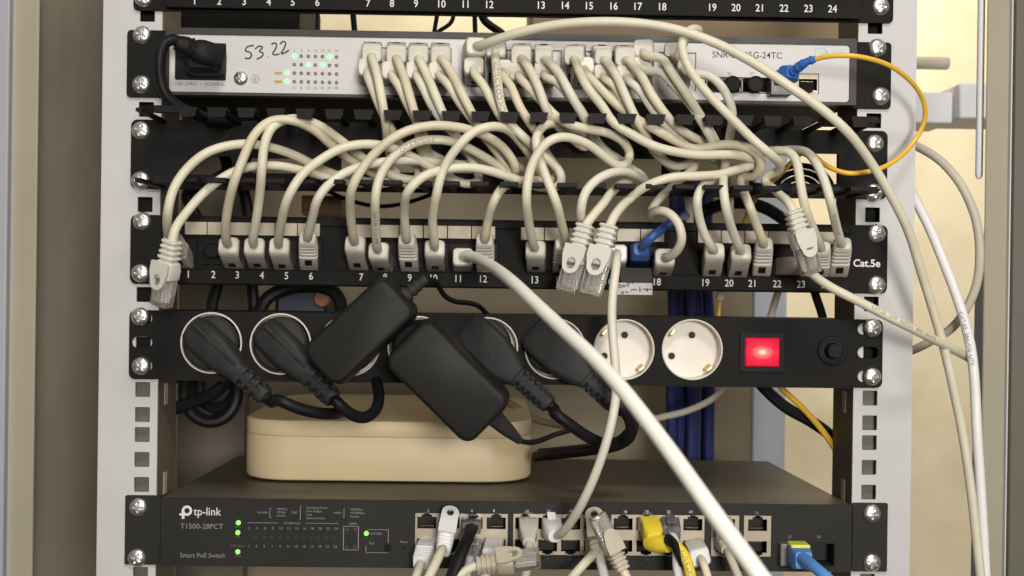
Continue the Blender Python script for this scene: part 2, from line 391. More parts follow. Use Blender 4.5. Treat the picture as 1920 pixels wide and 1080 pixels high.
# ------------------------------------------------------------------ screws
def screw_mesh():
    b = MB(); R = 6.0; nr, na = 12, 40; vs = []; fs = []
    for i in range(nr + 1):
        r = R * (i / nr) ** 0.9
        for k in range(na):
            a = 2 * math.pi * k / na; x, y = r * math.cos(a), r * math.sin(a)
            z = 2.9 * (1 - (r / R) ** 2.4) ** 0.62 if r < R else 0
            L, wd = 3.3, 0.75
            ins = max(0, min(1, (wd - min(abs(x), abs(y))) / 0.35)) * max(0, min(1, (L - max(abs(x), abs(y))) / 0.6))
            z -= 1.7 * ins
            vs.append((x, -z, y))
    for i in range(nr):
        for k in range(na):
            j = (k + 1) % na; fs.append((i*na+k, i*na+j, (i+1)*na+j, (i+1)*na+k))
    b.add(vs, fs); me = b.build('screw', 'zinc', smooth=28)
    d = me.data; bpy.data.objects.remove(me); return d
SCREW = screw_mesh()
def screw(parent, px, py, d=2.2, scale=1.0, warm=False):
    o = bpy.data.objects.new('screw', SCREW); COL.objects.link(o); o.parent = parent
    o.location = (U(px, py, d) - ORG[parent.name]) * K
    o.rotation_euler = (random.uniform(-.06, .06), random.uniform(0, 6.28), random.uniform(-.06, .06)); o.scale = (scale,) * 3
    ORG[o.name] = ORG[parent.name]
    return o

def ear_plate(b, key, pxl, pxr, holes=True, r=3.5, d=2.0, slots=()):
    """full width front plate with rounded ear corners"""
    z = UZ[key]; x0, x1 = X(pxl, 540, d), X(pxr, 540, d)
    return x0, x1, z - UH, z + UH

# ------------------------------------------------------------------ top patch panel (only its lower lip is in view)
tp = thing('patch_bay', 'black patch panel at the very top with only its number strip showing', 'patch panel', U(960, 0, 0))
z0 = Zc(960, 33, 4); z1 = z0 + 44
b = MB(); b.plate([rect(X(250, 20, 2), z0 + 1, X(1675, 20, 2), z1, 3)], -2, 0.0)
b.box(X(310, 20, 9), X(1618, 20, 9), -9, -2.2, z0 + 1.8, z1 - 1)
b.build('panel', 'black_steel', tp, bevel=0.5)
t = MB()
NUMX = [365, 411, 458, 504, 549, 595, 690, 735, 780, 827, 873, 917, 1014, 1059, 1104, 1150, 1195, 1241, 1335, 1380, 1425, 1470, 1516, 1561]
for i, x in enumerate(NUMX):
    py = 8 if i > 11 else 3
    p = U(x, 1 + (x - 365) * 0.0125, 9.2); t.text(str(i + 1), p.x, p.z - 2.4, 4.6, p.y, off=0.06, stretch=0.9)
t.build('lettering', 'print_white', tp)
for px, py in ((270, -4), (1650, 12)): screw(tp, px, py)

# ------------------------------------------------------------------ upper switch (pale front)
sw = thing('network_switch', 'pale faced network switch with handwritten number and two rows of plugged cables', 'network switch', U(960, 120, 0))
D = 6.0
xl, xr_ = X(310, 115, D), X(1606, 135, D)
zt, zb = Zc(960, 62, D), Zc(960, 187, D)
b = MB(); b.plate([rect(X(238, 110, 2), UZ['sw'] - UH + .6, X(318, 110, 2), UZ['sw'] + UH - .6, 2.5)], -2, 0); b.build('ear', 'black_steel', sw, bevel=0.3)
b = MB(); b.plate([rect(X(1597, 130, 2), UZ['sw'] - UH + .6, X(1671, 130, 2), UZ['sw'] + UH - .6, 2.5)], -2, 0)
b.build('ear', 'black_steel', sw, bevel=0.3)
xf0, xf1 = X(317, 115, D), X(1593, 135, D); zf1, zf0 = Zc(960, 74.5, D), Zc(960, 181, D)
b = MB(); b.box(xl + 1, xr_ - 1, 2.2, 215, zb + .8, zt - .8); b.build('chassis', 'black_steel', sw, bevel=.5)
# ports: two rows, built as a pocketed shield block behind the face
COLS = [698, 742, 783, 825, 891, 934, 977, 1020, 1082, 1124, 1166, 1208, 1262]
PORTS = []
def port_rect(px, pyc, w=12.2, h=9.6): c = U(px, pyc, D); return c.x - w/2, c.z - h/2, c.x + w/2, c.z + h/2
groups = [(683, 846), (868, 1052), (1064, 1222), (1236, 1305)]
def yat(px, y): return y + (px - 760) * 0.0165           # the face tilts a little in the picture
fh = []
for a, c in groups:
    p = U(a, yat(a, 89), D); q = U(c, yat(c, 161), D); fh.append(rect(p.x, q.z, q.x, p.z))
sfp = (U(1322, 143, D), U(1457, 176, D)); fh.append(rect(sfp[0].x, sfp[1].z, sfp[1].x, sfp[0].z))
cons = (U(1496, 137, D), U(1536, 176, D)); fh.append(rect(cons[0].x, cons[1].z, cons[1].x, cons[0].z))
b = MB(); b.plate([rect(xl, zb, xr_, zt, 1.0), rect(xf0 - .2, zf0 - .2, xf1 + .2, zf1 + .2, 2)], -D, 2, 0); b.build('bezel', 'grey_bezel', sw, bevel=.4)
b = MB(); b.plate([rect(xf0, zf0, xf1, zf1, 2)] + fh, -D + .9, -D + 2.4, 0); b.build('faceplate', 'silver_face', sw)
def rj_poly(cx, cz, up, s=1.0):
    w_, h_ = 5.9 * s, 3.6 * s; k = 1 if up else -1
    pl = [(-w_, -h_), (w_, -h_), (w_, h_), (3.2*s, h_), (3.2*s, h_ + 1.4*s), (1.7*s, h_ + 1.4*s), (1.7*s, h_ + 2.5*s), (-1.7*s, h_ + 2.5*s), (-1.7*s, h_ + 1.4*s), (-3.2*s, h_ + 1.4*s), (-3.2*s, h_), (-w_, h_)]
    return [(cx + a, cz + k * c) for a, c in pl]
def jack_block(parent, name, p, q, cols, rows, d, ys, shield='tin_shield', depth=14, s=1.0, ups=None, m_cav='cavity'):
    """shielded jack block; p,q upper-left/lower-right points, cols/rows are centres"""
    b = MB(); holes = []
    for cx in cols:
        for (cz, up) in rows: holes.append(rj_poly(cx, cz, up, s))
    b.plate([rect(p.x, q.z, q.x, p.z)] + holes, -d, -d + 1.2, 0)
    b.box(p.x + .2, q.x - .2, -d + depth, -d + depth + 1, q.z + .2, p.z - .2, 1)
    b.box(p.x, p.x + .5, -d + 1.2, -d + depth, q.z, p.z, 1); b.box(q.x - .5, q.x, -d + 1.2, -d + depth, q.z, p.z, 1)
    b.box(p.x + .5, q.x - .5, -d + 1.2, -d + depth, q.z, q.z + .5, 1); b.box(p.x + .5, q.x - .5, -d + 1.2, -d + depth, p.z - .5, p.z, 1)
    mid = (p.z + q.z) / 2
    if len(rows) > 1: b.box(p.x + .5, q.x - .5, -d + 1.2, -d + depth, mid - .6, mid + .6, 1)
    for i in range(len(cols) - 1):
        xm = (cols[i] + cols[i+1]) / 2; b.box(xm - .4, xm + .4, -d + 1.2, -d + depth, q.z + .5, p.z - .5, 1)
    for cx in cols:                                  # contact blades
        for (cz, up) in rows:
            for k in range(8):
                x_ = cx - 3.6 + k * 1.02; zz = cz - (2.6 if up else -2.6)
                b.box(x_, x_ + .35, -d + 3.5, -d + 9, zz - .25, zz + .25, 2)
    return b.build(name, [shield, m_cav, 'gold'], parent)
for (a, c), cols in zip(groups, ([698, 742, 783, 825], [891, 934, 977, 1020], [1084, 1125, 1166, 1207], [1270])):
    p = U(a + 1, yat(a, 90), D); q = U(c - 1, yat(c, 160), D); mid = (p.z + q.z) / 2
    cx = [U(k, 125, D).x for k in cols]
    jack_block(sw, 'jack_block', p, q, cx, [(mid + 5.9, True), (mid - 5.9, False)], D - 2.2, 0, depth=15, shield='silver_face')
b = MB()
for k in range(4):
    a = U(1324 + k * 33.3, 144, D - 3); c = U(1324 + k * 33.3 + 31, 175.5, D - 3)
    b.plate([rect(a.x, c.z, c.x, a.z), rect(a.x + .8, c.z + .8, c.x - .8, a.z - .8)], -D + 3, 10, 0)
b.box(sfp[0].x, sfp[1].x, 9, 10.5, sfp[1].z, sfp[0].z, 1)
b.build('fibre_cage', ['sfp_metal', 'cavity'], sw)
for k in (1, 2):                                     # round black dust plugs
    c = U(1340 + k * 33.3 + (36 if k == 2 else 26) - 26, 158, D + 1); b = MB(); M = frame(c, (0, -1, 0))
    b.lathe([(5.3, -6), (5.3, 1.2), (4.6, 2), (4.2, 2), (4.0, 1.2), (0.1, 1.2)], M, n=24); b.build('dust_plug', 'black_plastic', sw)
jack_block(sw, 'console_jack', U(1497, 138, D), U(1535, 175, D), [U(1516, 158, D).x], [((U(1516, 158, D).z), False)], D - 1.5, 0, depth=13)
# power inlet
b = MB(); a = U(328, 79, D + 1.5); c = U(422, 150, D + 1.5); cc = (a + c) / 2
b.plate([rect(a.x, c.z, c.x, a.z, .8)], -D - .5, -D + 1); b.build('power_inlet', 'black_plastic', sw, bevel=.4)
# lamps grid
lit = {(0, 0), (5, 0), (2, 1), (4, 1)}
for r in range(4):
    for c in range(-1, 7):
        if c == -1 and r < 2: continue
        on = (c, r) in lit or c == -1
        px = 552 + c * 13.2 + (0 if c >= 0 else -1); py = 105 + r * 16 + (c * .3)
        b = MB(); M = frame(U(px, py, D - .9), (0, -1, 0))
        rad = 1.75 if on else 1.15
        b.lathe([(rad, -.4), (rad, .25), (rad*.8, .55), (.05, .65)], M, n=14); b.build('indicator_lamp', 'led_green' if on else 'led_off', sw)
t = MB(); yf = -D + .86
def ptext(t, s, px, py, hpx, d, mi=0, align='CENTER', **k):
    p = U(px, py, d); t.text(s, p.x, p.z, hpx * 0.337, p.y, mi, align, **k)
for i, s in enumerate(('1', '5', '9', '13', '17', '21', '25')): ptext(t, s, 552 + i * 13.2, 98, 5.5, D - .86, 1)
for i, s in enumerate(('4', '8', '12', '16', '20', '24', '28')): ptext(t, s, 551 + i * 13.2, 167.5, 5.5, D - .86, 1)
ptext(t, 'SYS', 522, 139.5, 4.5, D - .86, 2, stretch=1.2); ptext(t, 'PWR', 522, 155.5, 4.5, D - .86, 2, stretch=1.2)
for yy in (134.5, 150.5):
    a = U(515, yy, D - .84); c = U(529, yy + 5.5, D - .84); t.box(a.x, c.x, a.y - .02, a.y + .02, c.z, a.z, 2)
ptext(t, '100-240V ~ 50/60Hz', 374, 160.5, 7, D - .86, 1, stretch=1.1)
ptext(t, 'SNR-S2985G-24TC', 1401, 109, 12, D - .86, 0, stretch=.97, off=.02)
for i, s in enumerate(('25', '26', '27', '28')): ptext(t, s, 1326 + i * 42, 141, 6, D - .86, 1)
# earth symbol
M0 = U(478, 148, D - .86)
t.plate([circ(M0.x, M0.z, 2.7), circ(M0.x, M0.z, 2.35)], M0.y - .03, M0.y + .03, 1)
t.box(M0.x - .15, M0.x + .15, M0.y - .05, M0.y, M0.z, M0.z + 1.9, 1)
for k in range(3): t.box(M0.x - 1.5 + k*.5, M0.x + 1.5 - k*.5, M0.y - .05, M0.y, M0.z - .75*k - .15, M0.z - .75*k + .15, 1)
# small emblem: rounded square outline with two bars and word
a, c = U(1528, 90, D - .86), U(1549, 112, D - .86)
t.plate([rect(a.x, c.z, c.x, a.z, 1.8), rect(a.x + .6, c.z + .6, c.x - .6, a.z - .6, 1.4)], a.y - .03, a.y + .03, 3)
for k, mi in ((0, 4), (1, 4), (2, 3)):
    e0, e1 = U(1537 + k * 6, 95, D - .86), U(1541 + k * 6, 104, D - .86); t.box(e0.x, e1.x, e0.y - .05, e0.y, e1.z, e0.z, mi)
ptext(t, 'SNR', 1571, 101, 6.5, D - .86, 3, stretch=1.2)
t.build('lettering', ['ink', 'ink_grey', 'print_gold', 'print_cyan', 'print_green'], sw)
h = MB()
for st in ([(476,85),(463,88),(460,96),(467,97),(472,103),(467,110),(459,109)], [(478,92),(487,86),(493,89),(486,96),(494,100),(490,107),(481,111)], [(502,106.5),(503,107.5)],
           [(509,84),(514,80),(519,83),(516,93),(511,101),(516,103),(524,101)], [(525,83),(531,77),(536,80),(533,90),(527,101),(532,100),(542,94)]):
    h.tube(spline([U(x, y, D - .82) for x, y in st], .6), .55, n=6, flat=.12)
h.build('handwriting', 'ink', sw)
screw(sw, 451, 147, D - .9, .78)
for px, py in ((266, 66), (265, 158), (1645, 90), (1651, 180)): screw(sw, px, py)

# ------------------------------------------------------------------ cable organiser with two finger combs
mg = thing('cable_organiser', 'black cable organiser with upper and lower finger combs between switch and patch panel', 'cable organiser', U(960, 300, 0))
z = UZ['mgr']; b = MB()
win = [(352, 292, 435, 328), (470, 296, 600, 326), (640, 296, 950, 326), (968, 294, 1240, 366), (1300, 292, 1405, 372), (1412, 286, 1572, 345)]
hl = []
for a0, b0, a1, b1 in win:
    p = U(a0, b0, 2); q = U(a1, b1, 2); hl.append(rect(p.x, max(q.z, z - UH + 4), q.x, p.z, 1.5))
b.plate([rect(X(245, 300, 2), z - UH, X(1664, 300, 2), z + UH, 4)] + hl, -2, 0)
b.build('backplate', 'black_steel', mg, bevel=.3)
FX = [334 + 18 + i * 54.75 for i in range(24)]
for lvl, zz, sg in (('up', z + UH - 1.2, 1), ('dn', z - UH + 1.2, -1)):
    for i, fx in enumerate(FX):
        x = U(fx, 345 + (fx - 960) * .013, 60).x; b = MB()
        b.box(x - 2.2, x + 2.2, -58, -2.02, zz - 1.1, zz + 1.1)
        wv = 5.7 + random.uniform(-.3, .3)
        if sg > 0: b.plate([[(x - wv + 1.2, zz - 4.6), (x + wv - 1.6, zz - 4.6), (x + wv, zz + 1.1), (x - wv, zz + 1.1)]], -62, -59.5); b.box(x - wv + .6, x + wv - .6, -59.45, -50, zz - .9, zz + 1.0)
        else: b.box(x - wv, x + wv, -62, -50, zz - 1.25, zz + 1.5)
        b.build('finger', 'black_plastic', mg, bevel=.3)
    for sd, px in ((-1, 300), (1, 1640)):
        b = MB(); x = U(px, 300, 58).x
        if sd < 0: b.box(U(290, 300, 56).x, U(352, 300, 56).x, -60, -56, zz - 2.2, zz + 2.2); b.box(U(300, 300, 2).x, U(300, 300, 2).x + 4, -56, -2.02, zz - 1.1, zz + 1.1)
        else: b.box(U(1592, 300, 56).x, U(1643, 300, 56).x, -60, -56, zz - 2.0, zz + 2.0); b.box(U(1600, 300, 2).x - 4, U(1600, 300, 2).x, -56, -2.02, zz - 1.1, zz + 1.1)
        b.build('end_arm', 'black_plastic', mg, bevel=.3)
for px, py in ((265, 245), (264, 338), (1640, 269), (1638, 361)): screw(mg, px, py)

# ------------------------------------------------------------------ patch panel
pp = thing('patch_bay', 'black twenty-four port patch panel with numbered ports and cream cables', 'patch panel', U(960, 480, 0))
z = UZ['patch']; DP = 4.0
def yp(px, y): return y + (px - 480) * .0165
pg = [(338, 606), (650, 935), (968, 1252), (1300, 1580)]
hl = []
for a, c in pg:
    p = U(a, yp(a, 447), DP); q = U(c, yp(c, 500), DP); hl.append(rect(p.x, q.z, q.x, p.z))
b = MB(); b.plate([rect(X(244, 480, 2), z - UH, X(1664, 480, 2), z + UH, 4)], -2, 0)
b.plate([rect(X(306, 480, DP), z - UH + .4, X(1600, 480, DP), z + UH - .8)] + hl, -DP, -2.02)
b.box(X(310, 480, 9), X(1598, 480, 9), -8, -DP - .02, z - UH + .6, z - UH + 10.2)            # rounded number lip
b.box(X(312, 480, 6), X(1596, 480, 6), -6.5, -DP - .02, z + UH - 6.0, z + UH - 1.2)
b.build('panel', 'black_steel', pp, bevel=.7)
PX24 = [353, 400, 445, 491, 537, 583, 677, 722, 768, 812, 859, 905, 1002, 1048, 1094, 1140, 1187, 1231, 1322, 1367, 1411, 1457, 1502, 1548]
JX = [345, 396, 442, 488, 534, 580, 674, 720, 770, 818, 866, 910, 1005, 1051, 1100, 1150, 1197, 1240, 1334, 1383, 1428, 1476, 1530, 1572]
for gi, (a, c) in enumerate(pg):
    p = U(a, yp(a, 448), DP); q = U(c, yp(c, 499), DP)
    b = MB(); b.box(p.x, q.x, -1.9, -1.0, q.z, p.z)
    for k in range(6):
        px = JX[gi*6 + k]; cc = U(px, yp(px, 474), DP)
        b.plate([rect(cc.x - 7.4, cc.z - 7.6, cc.x + 7.4, cc.z + 7.8), rj_poly(cc.x, cc.z - 2.2, False, .98)], -DP + .3, -1.95)
    b.build('jack_module', 'black_plastic', pp, bevel=.2)
    b = MB(); p = U(a + 8, yp(a, 418), 8); q = U(c - 6, yp(c, 441), 8)
    n_ = 6; wv = (q.x - p.x) / n_
    for k in range(n_): b.box(p.x + k*wv + .25, p.x + (k+1)*wv - .25, -8.2, -6.55, q.z, p.z)
    b.build('label_holder', 'label_strip', pp, bevel=.3)
t = MB()
for i, x in enumerate(PX24):
    p = U(x, yp(x, 522) + .5, 8.2); t.text(str(i + 1), p.x, p.z, 4.5, p.y, off=.05, stretch=.88)
p = U(1625, 500, 2.2); t.text('Cat.5e', p.x, p.z, 4.6, p.y, off=.16)
t.build('lettering', 'print_white', pp)
for px, py in ((267, 415), (264, 512), (1643, 438), (1643, 534)): screw(pp, px, py)
# round black plug in the second port
b = MB(); M = frame(U(400, 470, DP), (0, -1, 0)); b.lathe([(5, 0), (5, 2.5), (4.2, 3.2), (.1, 3.2)], M, n=22); b.build('dust_cap', 'black_plastic', pp)

# ------------------------------------------------------------------ power strip
pd = thing('power_strip', 'black rack power strip with eight round sockets and red lit switch', 'power strip', U(960, 650, 0))
z = UZ['pdu']; D = 5.0
SOCK = [(396, 643), (526, 645), (655, 648), (784, 650), (914, 652), (1041, 654), (1170, 655.5), (1298, 655.5)]
RS = 19.4
xa, xb = X(301, 645, D), X(1597, 655, D); zlo, zhi = z - UH - .2, z + UH - .2
cs = [U(px, py, D) for px, py in SOCK]
b = MB(); sl = []
for px, ys in ((252, (642,)), (1630, (616, 660, 706))):
    pass
le = [rect(X(242, 645, 2), z - UH, X(304, 645, 2), z + UH, 4)]
for py in (597, 642, 686): c = U(266, py, 2); le.append(rect(c.x - 6.5, c.z - 3.6, c.x + 6.5, c.z + 3.6, 3.5))
re_ = [rect(X(1594, 655, 2), z - UH, X(1655, 655, 2), z + UH, 4)]
for py in (617, 661, 706): c = U(1628, py, 2); re_.append(rect(c.x - 6.8, c.z - 3.6, c.x + 6.8, c.z + 3.6, 3.5))
b.plate(le, -2, 0); b.build('ear', 'black_steel', pd, bevel=.3); b = MB(); b.plate(re_, -2, 0); b.build('ear', 'black_steel', pd, bevel=.3)
sq = U(1428, 660, D); sqr = rect(sq.x - 12.2, sq.z - 10.8, sq.x + 12.2, sq.z + 10.8)
b = MB(); b.plate([rect(xa, zlo, xb, zhi, 1)] + [circ(c.x, c.z, RS + .1, 48) for c in cs], -D, -D + 2)
b.box(xa, xb, -D + 2, 44, zhi - 1.5, zhi); b.box(xa, xb, -D + 2, 44, zlo, zlo + 1.5); b.box(xa, xb, 42.5, 44, zlo + 1.5, zhi - 1.5)
b.box(xa, xa + 1.5, -D + 2, 42.5, zlo + 1.5, zhi - 1.5); b.box(xb - 1.5, xb, -D + 2, 42.5, zlo + 1.5, zhi - 1.5)
b.build('housing', 'black_steel', pd, bevel=.4)
for i, c in enumerate(cs):
    s_ = MB(); M = frame(Vector((c.x, -D, c.z)), (0, -1, 0)); full = i >= 6; dep = 11.0
    s_.lathe([(RS, -2), (RS, .35), (RS - .45, .7), (RS - .95, .5), (RS - 1.0, -dep), (.1, -dep)], M, n=64, cap=False)
    a = math.radians(45)
    for sx, sz in ((4.0, 9.3), (-8.2, -3.4)):                         # pin holes
        ph = M @ Matrix.Translation((-sx if False else sx, 0, 0))
    pb = MB()
    for (hx, hy) in (((1302 - 1298), (631 - 655.5)), ((1266 - 1298), (669 - 655.5))):
        Mh = frame(Vector((c.x + hx*.36, -D + dep - .15, c.z - hy*.36)), (0, -1, 0))
        s_.lathe([(2.9, 0), (2.75, .25), (2.3, .2), (2.2, -.05), (.05, -.05)], Mh, 0, n=18); s_.lathe([(2.2, .02), (2.15, .1), (.05, .1)], Mh, 1, n=18)
    o = s_.build('socket', ['socket_white', 'cavity'], pd)
    for (hx, hy, rot) in (((1264 - 1298), (626 - 655.5), 0), ((1329.5 - 1298), (688.5 - 655.5), 0)):
        cl = MB(); L_ = Vector((hx, 0, -hy)); Mc = frame(Vector((c.x + hx*.345, -D + 5.0, c.z - hy*.345)), (0, -1, 0), L_)
        cl.loft([(-6, 4.6, 1.2, .3), (2, 4.6, 1.2, .3, 0, 0), (4, 3.4, 1.2, .3, 0, .8)], Mc); cl.build('earth_clip', 'brass', o)
b = MB(); b.plate([rect(sq.x - 14, sq.z - 12.3, sq.x + 14, sq.z + 12.3, 1), rect(sq.x - 10.9, sq.z - 9.2, sq.x + 10.9, sq.z + 9.2, .4)], -D - 1.6, -D - .02)
b.build('switch_frame', 'black_plastic', pd, bevel=.4)
b = MB(); b.loft([(0, 21.4, 18, .3), (2.6, 21.4, 18, .3), (3.2, 20.2, 17, .3)], frame(Vector((sq.x, -D + .2, sq.z)), (0, -1, 0))); b.build('rocker', 'red_lens', pd)
b = MB(); c = U(1560, 657, D); M = frame(Vector((c.x, -D, c.z)), (0, -1, 0))
b.lathe([(9.5, 0), (9.5, 1.0), (8.6, 1.8), (7.4, 1.8), (7.0, 1.0), (5.2, 1.0), (5.2, 4.0), (4.9, 7.2), (4.2, 8), (.1, 8)], M, n=32); b.build('breaker_button', 'black_plastic', pd)
for px, py in ((263, 594), (265, 686), (1636, 615), (1635, 706)): screw(pd, px, py)

# ------------------------------------------------------------------ lower switch (dark front)
po = thing('network_switch', 'dark grey switch at the bottom with green lights and rows of sockets', 'network switch', U(960, 1000, 0))
z = UZ['poe']; D = 4.0
xa, xb = X(301, 1000, D), X(1597, 1005, D); zt = Zc(960, 940.5, D); zb = Zc(960, 1067, D)
b = MB(); b.plate([rect(X(234, 1000, 2), z - UH, X(300, 1000, 2), z + UH, .8)], -2, 0); b.build('ear', 'switch_paint', po, bevel=.3); b = MB(); b.plate([rect(X(1598.5, 1005, 2), z - UH, X(1664, 1005, 2), z + UH, .8)], -2, 0)
b.build('ear', 'switch_paint', po, bevel=.3)
def yq(px, y): return y + (px - 960) * .0075
PG = [(778, 952), (962, 1135), (1146, 1321), (1334, 1386), (1395, 1446)]
hl = []
for a, c in PG:
    p = U(a, yq(a, 963), D); q = U(c, yq(c, 1041), D); hl.append(rect(p.x, q.z, q.x, p.z))
for a, c in ((1462, 1516), (1518, 1566)):
    p = U(a, 1017, D); q = U(c, 1064, D); hl.append(rect(p.x, q.z, q.x, p.z))
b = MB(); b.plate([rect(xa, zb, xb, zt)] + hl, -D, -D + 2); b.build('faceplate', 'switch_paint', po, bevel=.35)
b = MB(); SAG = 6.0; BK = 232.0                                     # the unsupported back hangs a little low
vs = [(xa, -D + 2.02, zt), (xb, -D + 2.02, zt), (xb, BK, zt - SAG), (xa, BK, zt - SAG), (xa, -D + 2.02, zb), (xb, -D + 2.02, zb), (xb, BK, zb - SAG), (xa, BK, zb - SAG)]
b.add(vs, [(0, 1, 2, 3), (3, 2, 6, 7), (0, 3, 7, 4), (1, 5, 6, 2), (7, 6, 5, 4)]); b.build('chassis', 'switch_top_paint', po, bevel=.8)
ROWS = [979, 1024]
for (a, c), n_ in zip(PG, (4, 4, 4, 1, 1)):
    p = U(a + .7, yq(a, 963.7), D); q = U(c - .7, yq(c, 1040.3), D); wv = (q.x - p.x) / n_
    zc0 = Zc((a + c)/2, yq((a+c)/2, 981.5), D); zc1 = Zc((a + c)/2, yq((a+c)/2, 1022.5), D)
    jack_block(po, 'jack_block', p, q, [p.x + wv*(k + .5) for k in range(n_)], [(zc0, True), (zc1, False)], D - .4, 0, s=1.03, depth=13)
b = MB()
for a, c in ((1462, 1516), (1518, 1566)):
    p = U(a + .5, 1017.5, D); q = U(c - .5, 1063.5, D); b.plate([rect(p.x, q.z, q.x, p.z), rect(p.x + .6, q.z + .6, q.x - .6, p.z - .6)], -D + .3, 14, 0)
    b.box(p.x, q.x, 13, 14.5, q.z, p.z, 1)
b.build('fibre_cage', ['switch_paint', 'cavity'], po)
t = MB(); dd = D + .03
PT = lambda s, px, py, h, mi=0, al='CENTER', **k: ptext(t, s, px, py, h, dd, mi, al, **k)
PT('tp-link', 363, 966, 15, 0, 'LEFT', stretch=.92, off=.03)
# emblem: a ring with a tail
c = U(350.5, 957.5, dd); t.plate([circ(c.x, c.z, 3.3), circ(c.x, c.z, 1.7)], c.y - .03, c.y + .03, 0)
t.box(c.x - 3.2, c.x - 1.5, c.y - .06, c.y, c.z - 5.2, c.z + .4, 0); t.box(c.x - 4.6, c.x - .2, c.y - .07, c.y, c.z - 3.1, c.z - 1.6, 0)
PT('T1500-28PCT', 338, 991, 9.5, 1, 'LEFT', stretch=1.03); PT('Smart PoE Switch', 337, 1045, 8.5, 1, 'LEFT', stretch=.98)
PT('PWR', 446, 990, 4, 2); PT('SYS', 446, 1008, 4, 2); PT('PoE MAX', 446, 1026, 4.5, 2); PT('FAN', 446, 1044, 4, 2)
def ln(x0, y0, x1, y1, mi=1, w_=.3):
    a, c = U(x0, y0, dd), U(x1, y1, dd); t.box(min(a.x, c.x) - w_/2, max(a.x, c.x) + w_/2, a.y - .05, a.y, min(a.z, c.z) - w_/2, max(a.z, c.z) + w_/2, mi)
ln(464, 980, 522, 980.6); ln(574, 981, 634, 981.6); PT('10/100M PoE+', 548, 983, 4, 1)
for k in range(12):
    PT(str(2 + 2*k), 467 + k * 14.8, 992.5 + k*.08, 4.8, 1); PT(str(1 + 2*k), 466 + k * 14.8, 1026.5 + k*.08, 4.8, 1)
    if k: ln(461 + k*14.8, 1007.5, 468 + k*14.8, 1007.5, 2, .2)
ln(506, 953, 506, 970); ln(506, 953, 509, 953); ln(506, 970, 509, 970)
PT('10/100M', 492, 963, 4, 1); PT('100Mbps', 518, 956, 4, 1, 'LEFT'); PT('10Mbps', 518, 962, 4, 1, 'LEFT'); PT('Activity', 518, 968.5, 4, 1, 'LEFT')
PT('PoE', 552, 963, 4.5, 1); ln(563, 949, 563, 975); ln(563, 949, 566, 949)
for k, s in enumerate(('Operating Power', 'Over Budget', 'Fault', 'Delivered Fault')): PT(s, 574, 953.5 + 6.6*k, 4, 1, 'LEFT')
PT('1000M', 632, 963.5, 4, 1); ln(645, 953, 645, 971)
for k, s in enumerate(('1000Mbps', '10/100Mbps', 'Activity')): PT(s, 656, 957 + 6.5*k, 4, 1, 'LEFT')
for x0, y0, x1, y1 in ((644, 987, 672, 987), (644, 1031, 672, 1031), (644, 987, 644, 1031), (672, 987, 672, 1031), (690, 993, 728, 993.4), (728, 993.4, 728, 1018), (686, 1024, 686, 1036), (686, 1036, 728, 1036.4)): ln(x0, y0, x1, y1)
PT('1000M', 661, 984, 4, 1)
for s, px, py in (('26', 651, 995), ('28', 666, 995), ('25', 650, 1028), ('27', 665, 1028)): PT(s, px, py, 4.6, 2)
PT('SYSTEM', 705, 1003, 4.5, 1); PT('PoE', 697, 1021, 4.5, 1); PT('Reset', 757, 1018, 4.5, 1)
for k in range(4): PT(str(2 + 2*k), 803 + k*41, 960, 5, 0); PT(str(10 + 2*k), 988 + k*41, 961, 5, 0); PT(str(18 + 2*k), 1172 + k*41, 962, 5, 0)
for k in range(4): PT(str(9 + 2*k), 986 + k*41, 1051, 4.5, 2); PT(str(17 + 2*k), 1172 + k*41, 1052, 4.5, 2)
PT('26', 1419, 963.5, 5, 1); PT('27', 1481, 1009, 5, 1); PT('28', 1535, 1009, 5, 1)
t.build('lettering', ['print_white', 'print_grey', 'print_dim'], po)
for px, py in ((447, 980), (446, 998.5), (446, 1034.5), (687, 1000)):
    b = MB(); b.lathe([(1.55, 0), (1.55, .4), (1.2, .9), (.1, 1)], frame(U(px, py, D), (0, -1, 0)), n=16); b.build('indicator_lamp', 'led_lime', po)
b = MB()
p = U(727, 1027, D); b.box(p.x - 2, p.x + 2, -D - 1, -D - .01, p.z - 2, p.z + 2); p = U(756, 1026, D); b.lathe([(1.3, 0), (1.3, .05), (.1, .06)], frame(p, (0, -1, 0)), n=12)
b.build('push_button', 'black_plastic', po)
for px, py in ((260, 951), (257, 1046), (1635, 963), (1635, 1055)): screw(po, px, py)

# ------------------------------------------------------------------ cream rounded box standing on the lower switch
yb = 72.0; c = U(722, 905, -yb); zb_ = zt - SAG * (yb / BK) - .6
bx = thing('media_box', 'cream rounded square box standing on the dark lower switch', 'media box', (c.x, yb + 98, zb_))
b = MB(); W = 205.0; Mx = Matrix.Translation((c.x, yb + W/2, zb_ - .5))
b.loft([(0, W - 16, W - 16, 30), (2.2, W - 12, W - 12, 32)], Mx, 1, n=10)
b.loft([(2.0, W - 6, W - 6, 32), (3.0, W - 1.5, W - 1.5, 34), (5, W, W, 34), (32.4, W, W, 34), (33.2, W - .8, W - .8, 34)], Mx, 0, n=10)
b.build('base', ['box_cream', 'black_plastic'], bx)
b = MB(); b.loft([(33.45, W - .8, W - .8, 34), (34.2, W, W, 34), (43.2, W, W, 34), (44.1, W - 1.2, W - 1.2, 33), (44.4, W - 4, W - 4, 32)], Mx, 0, n=10); b.build('lid', 'box_cream', bx)

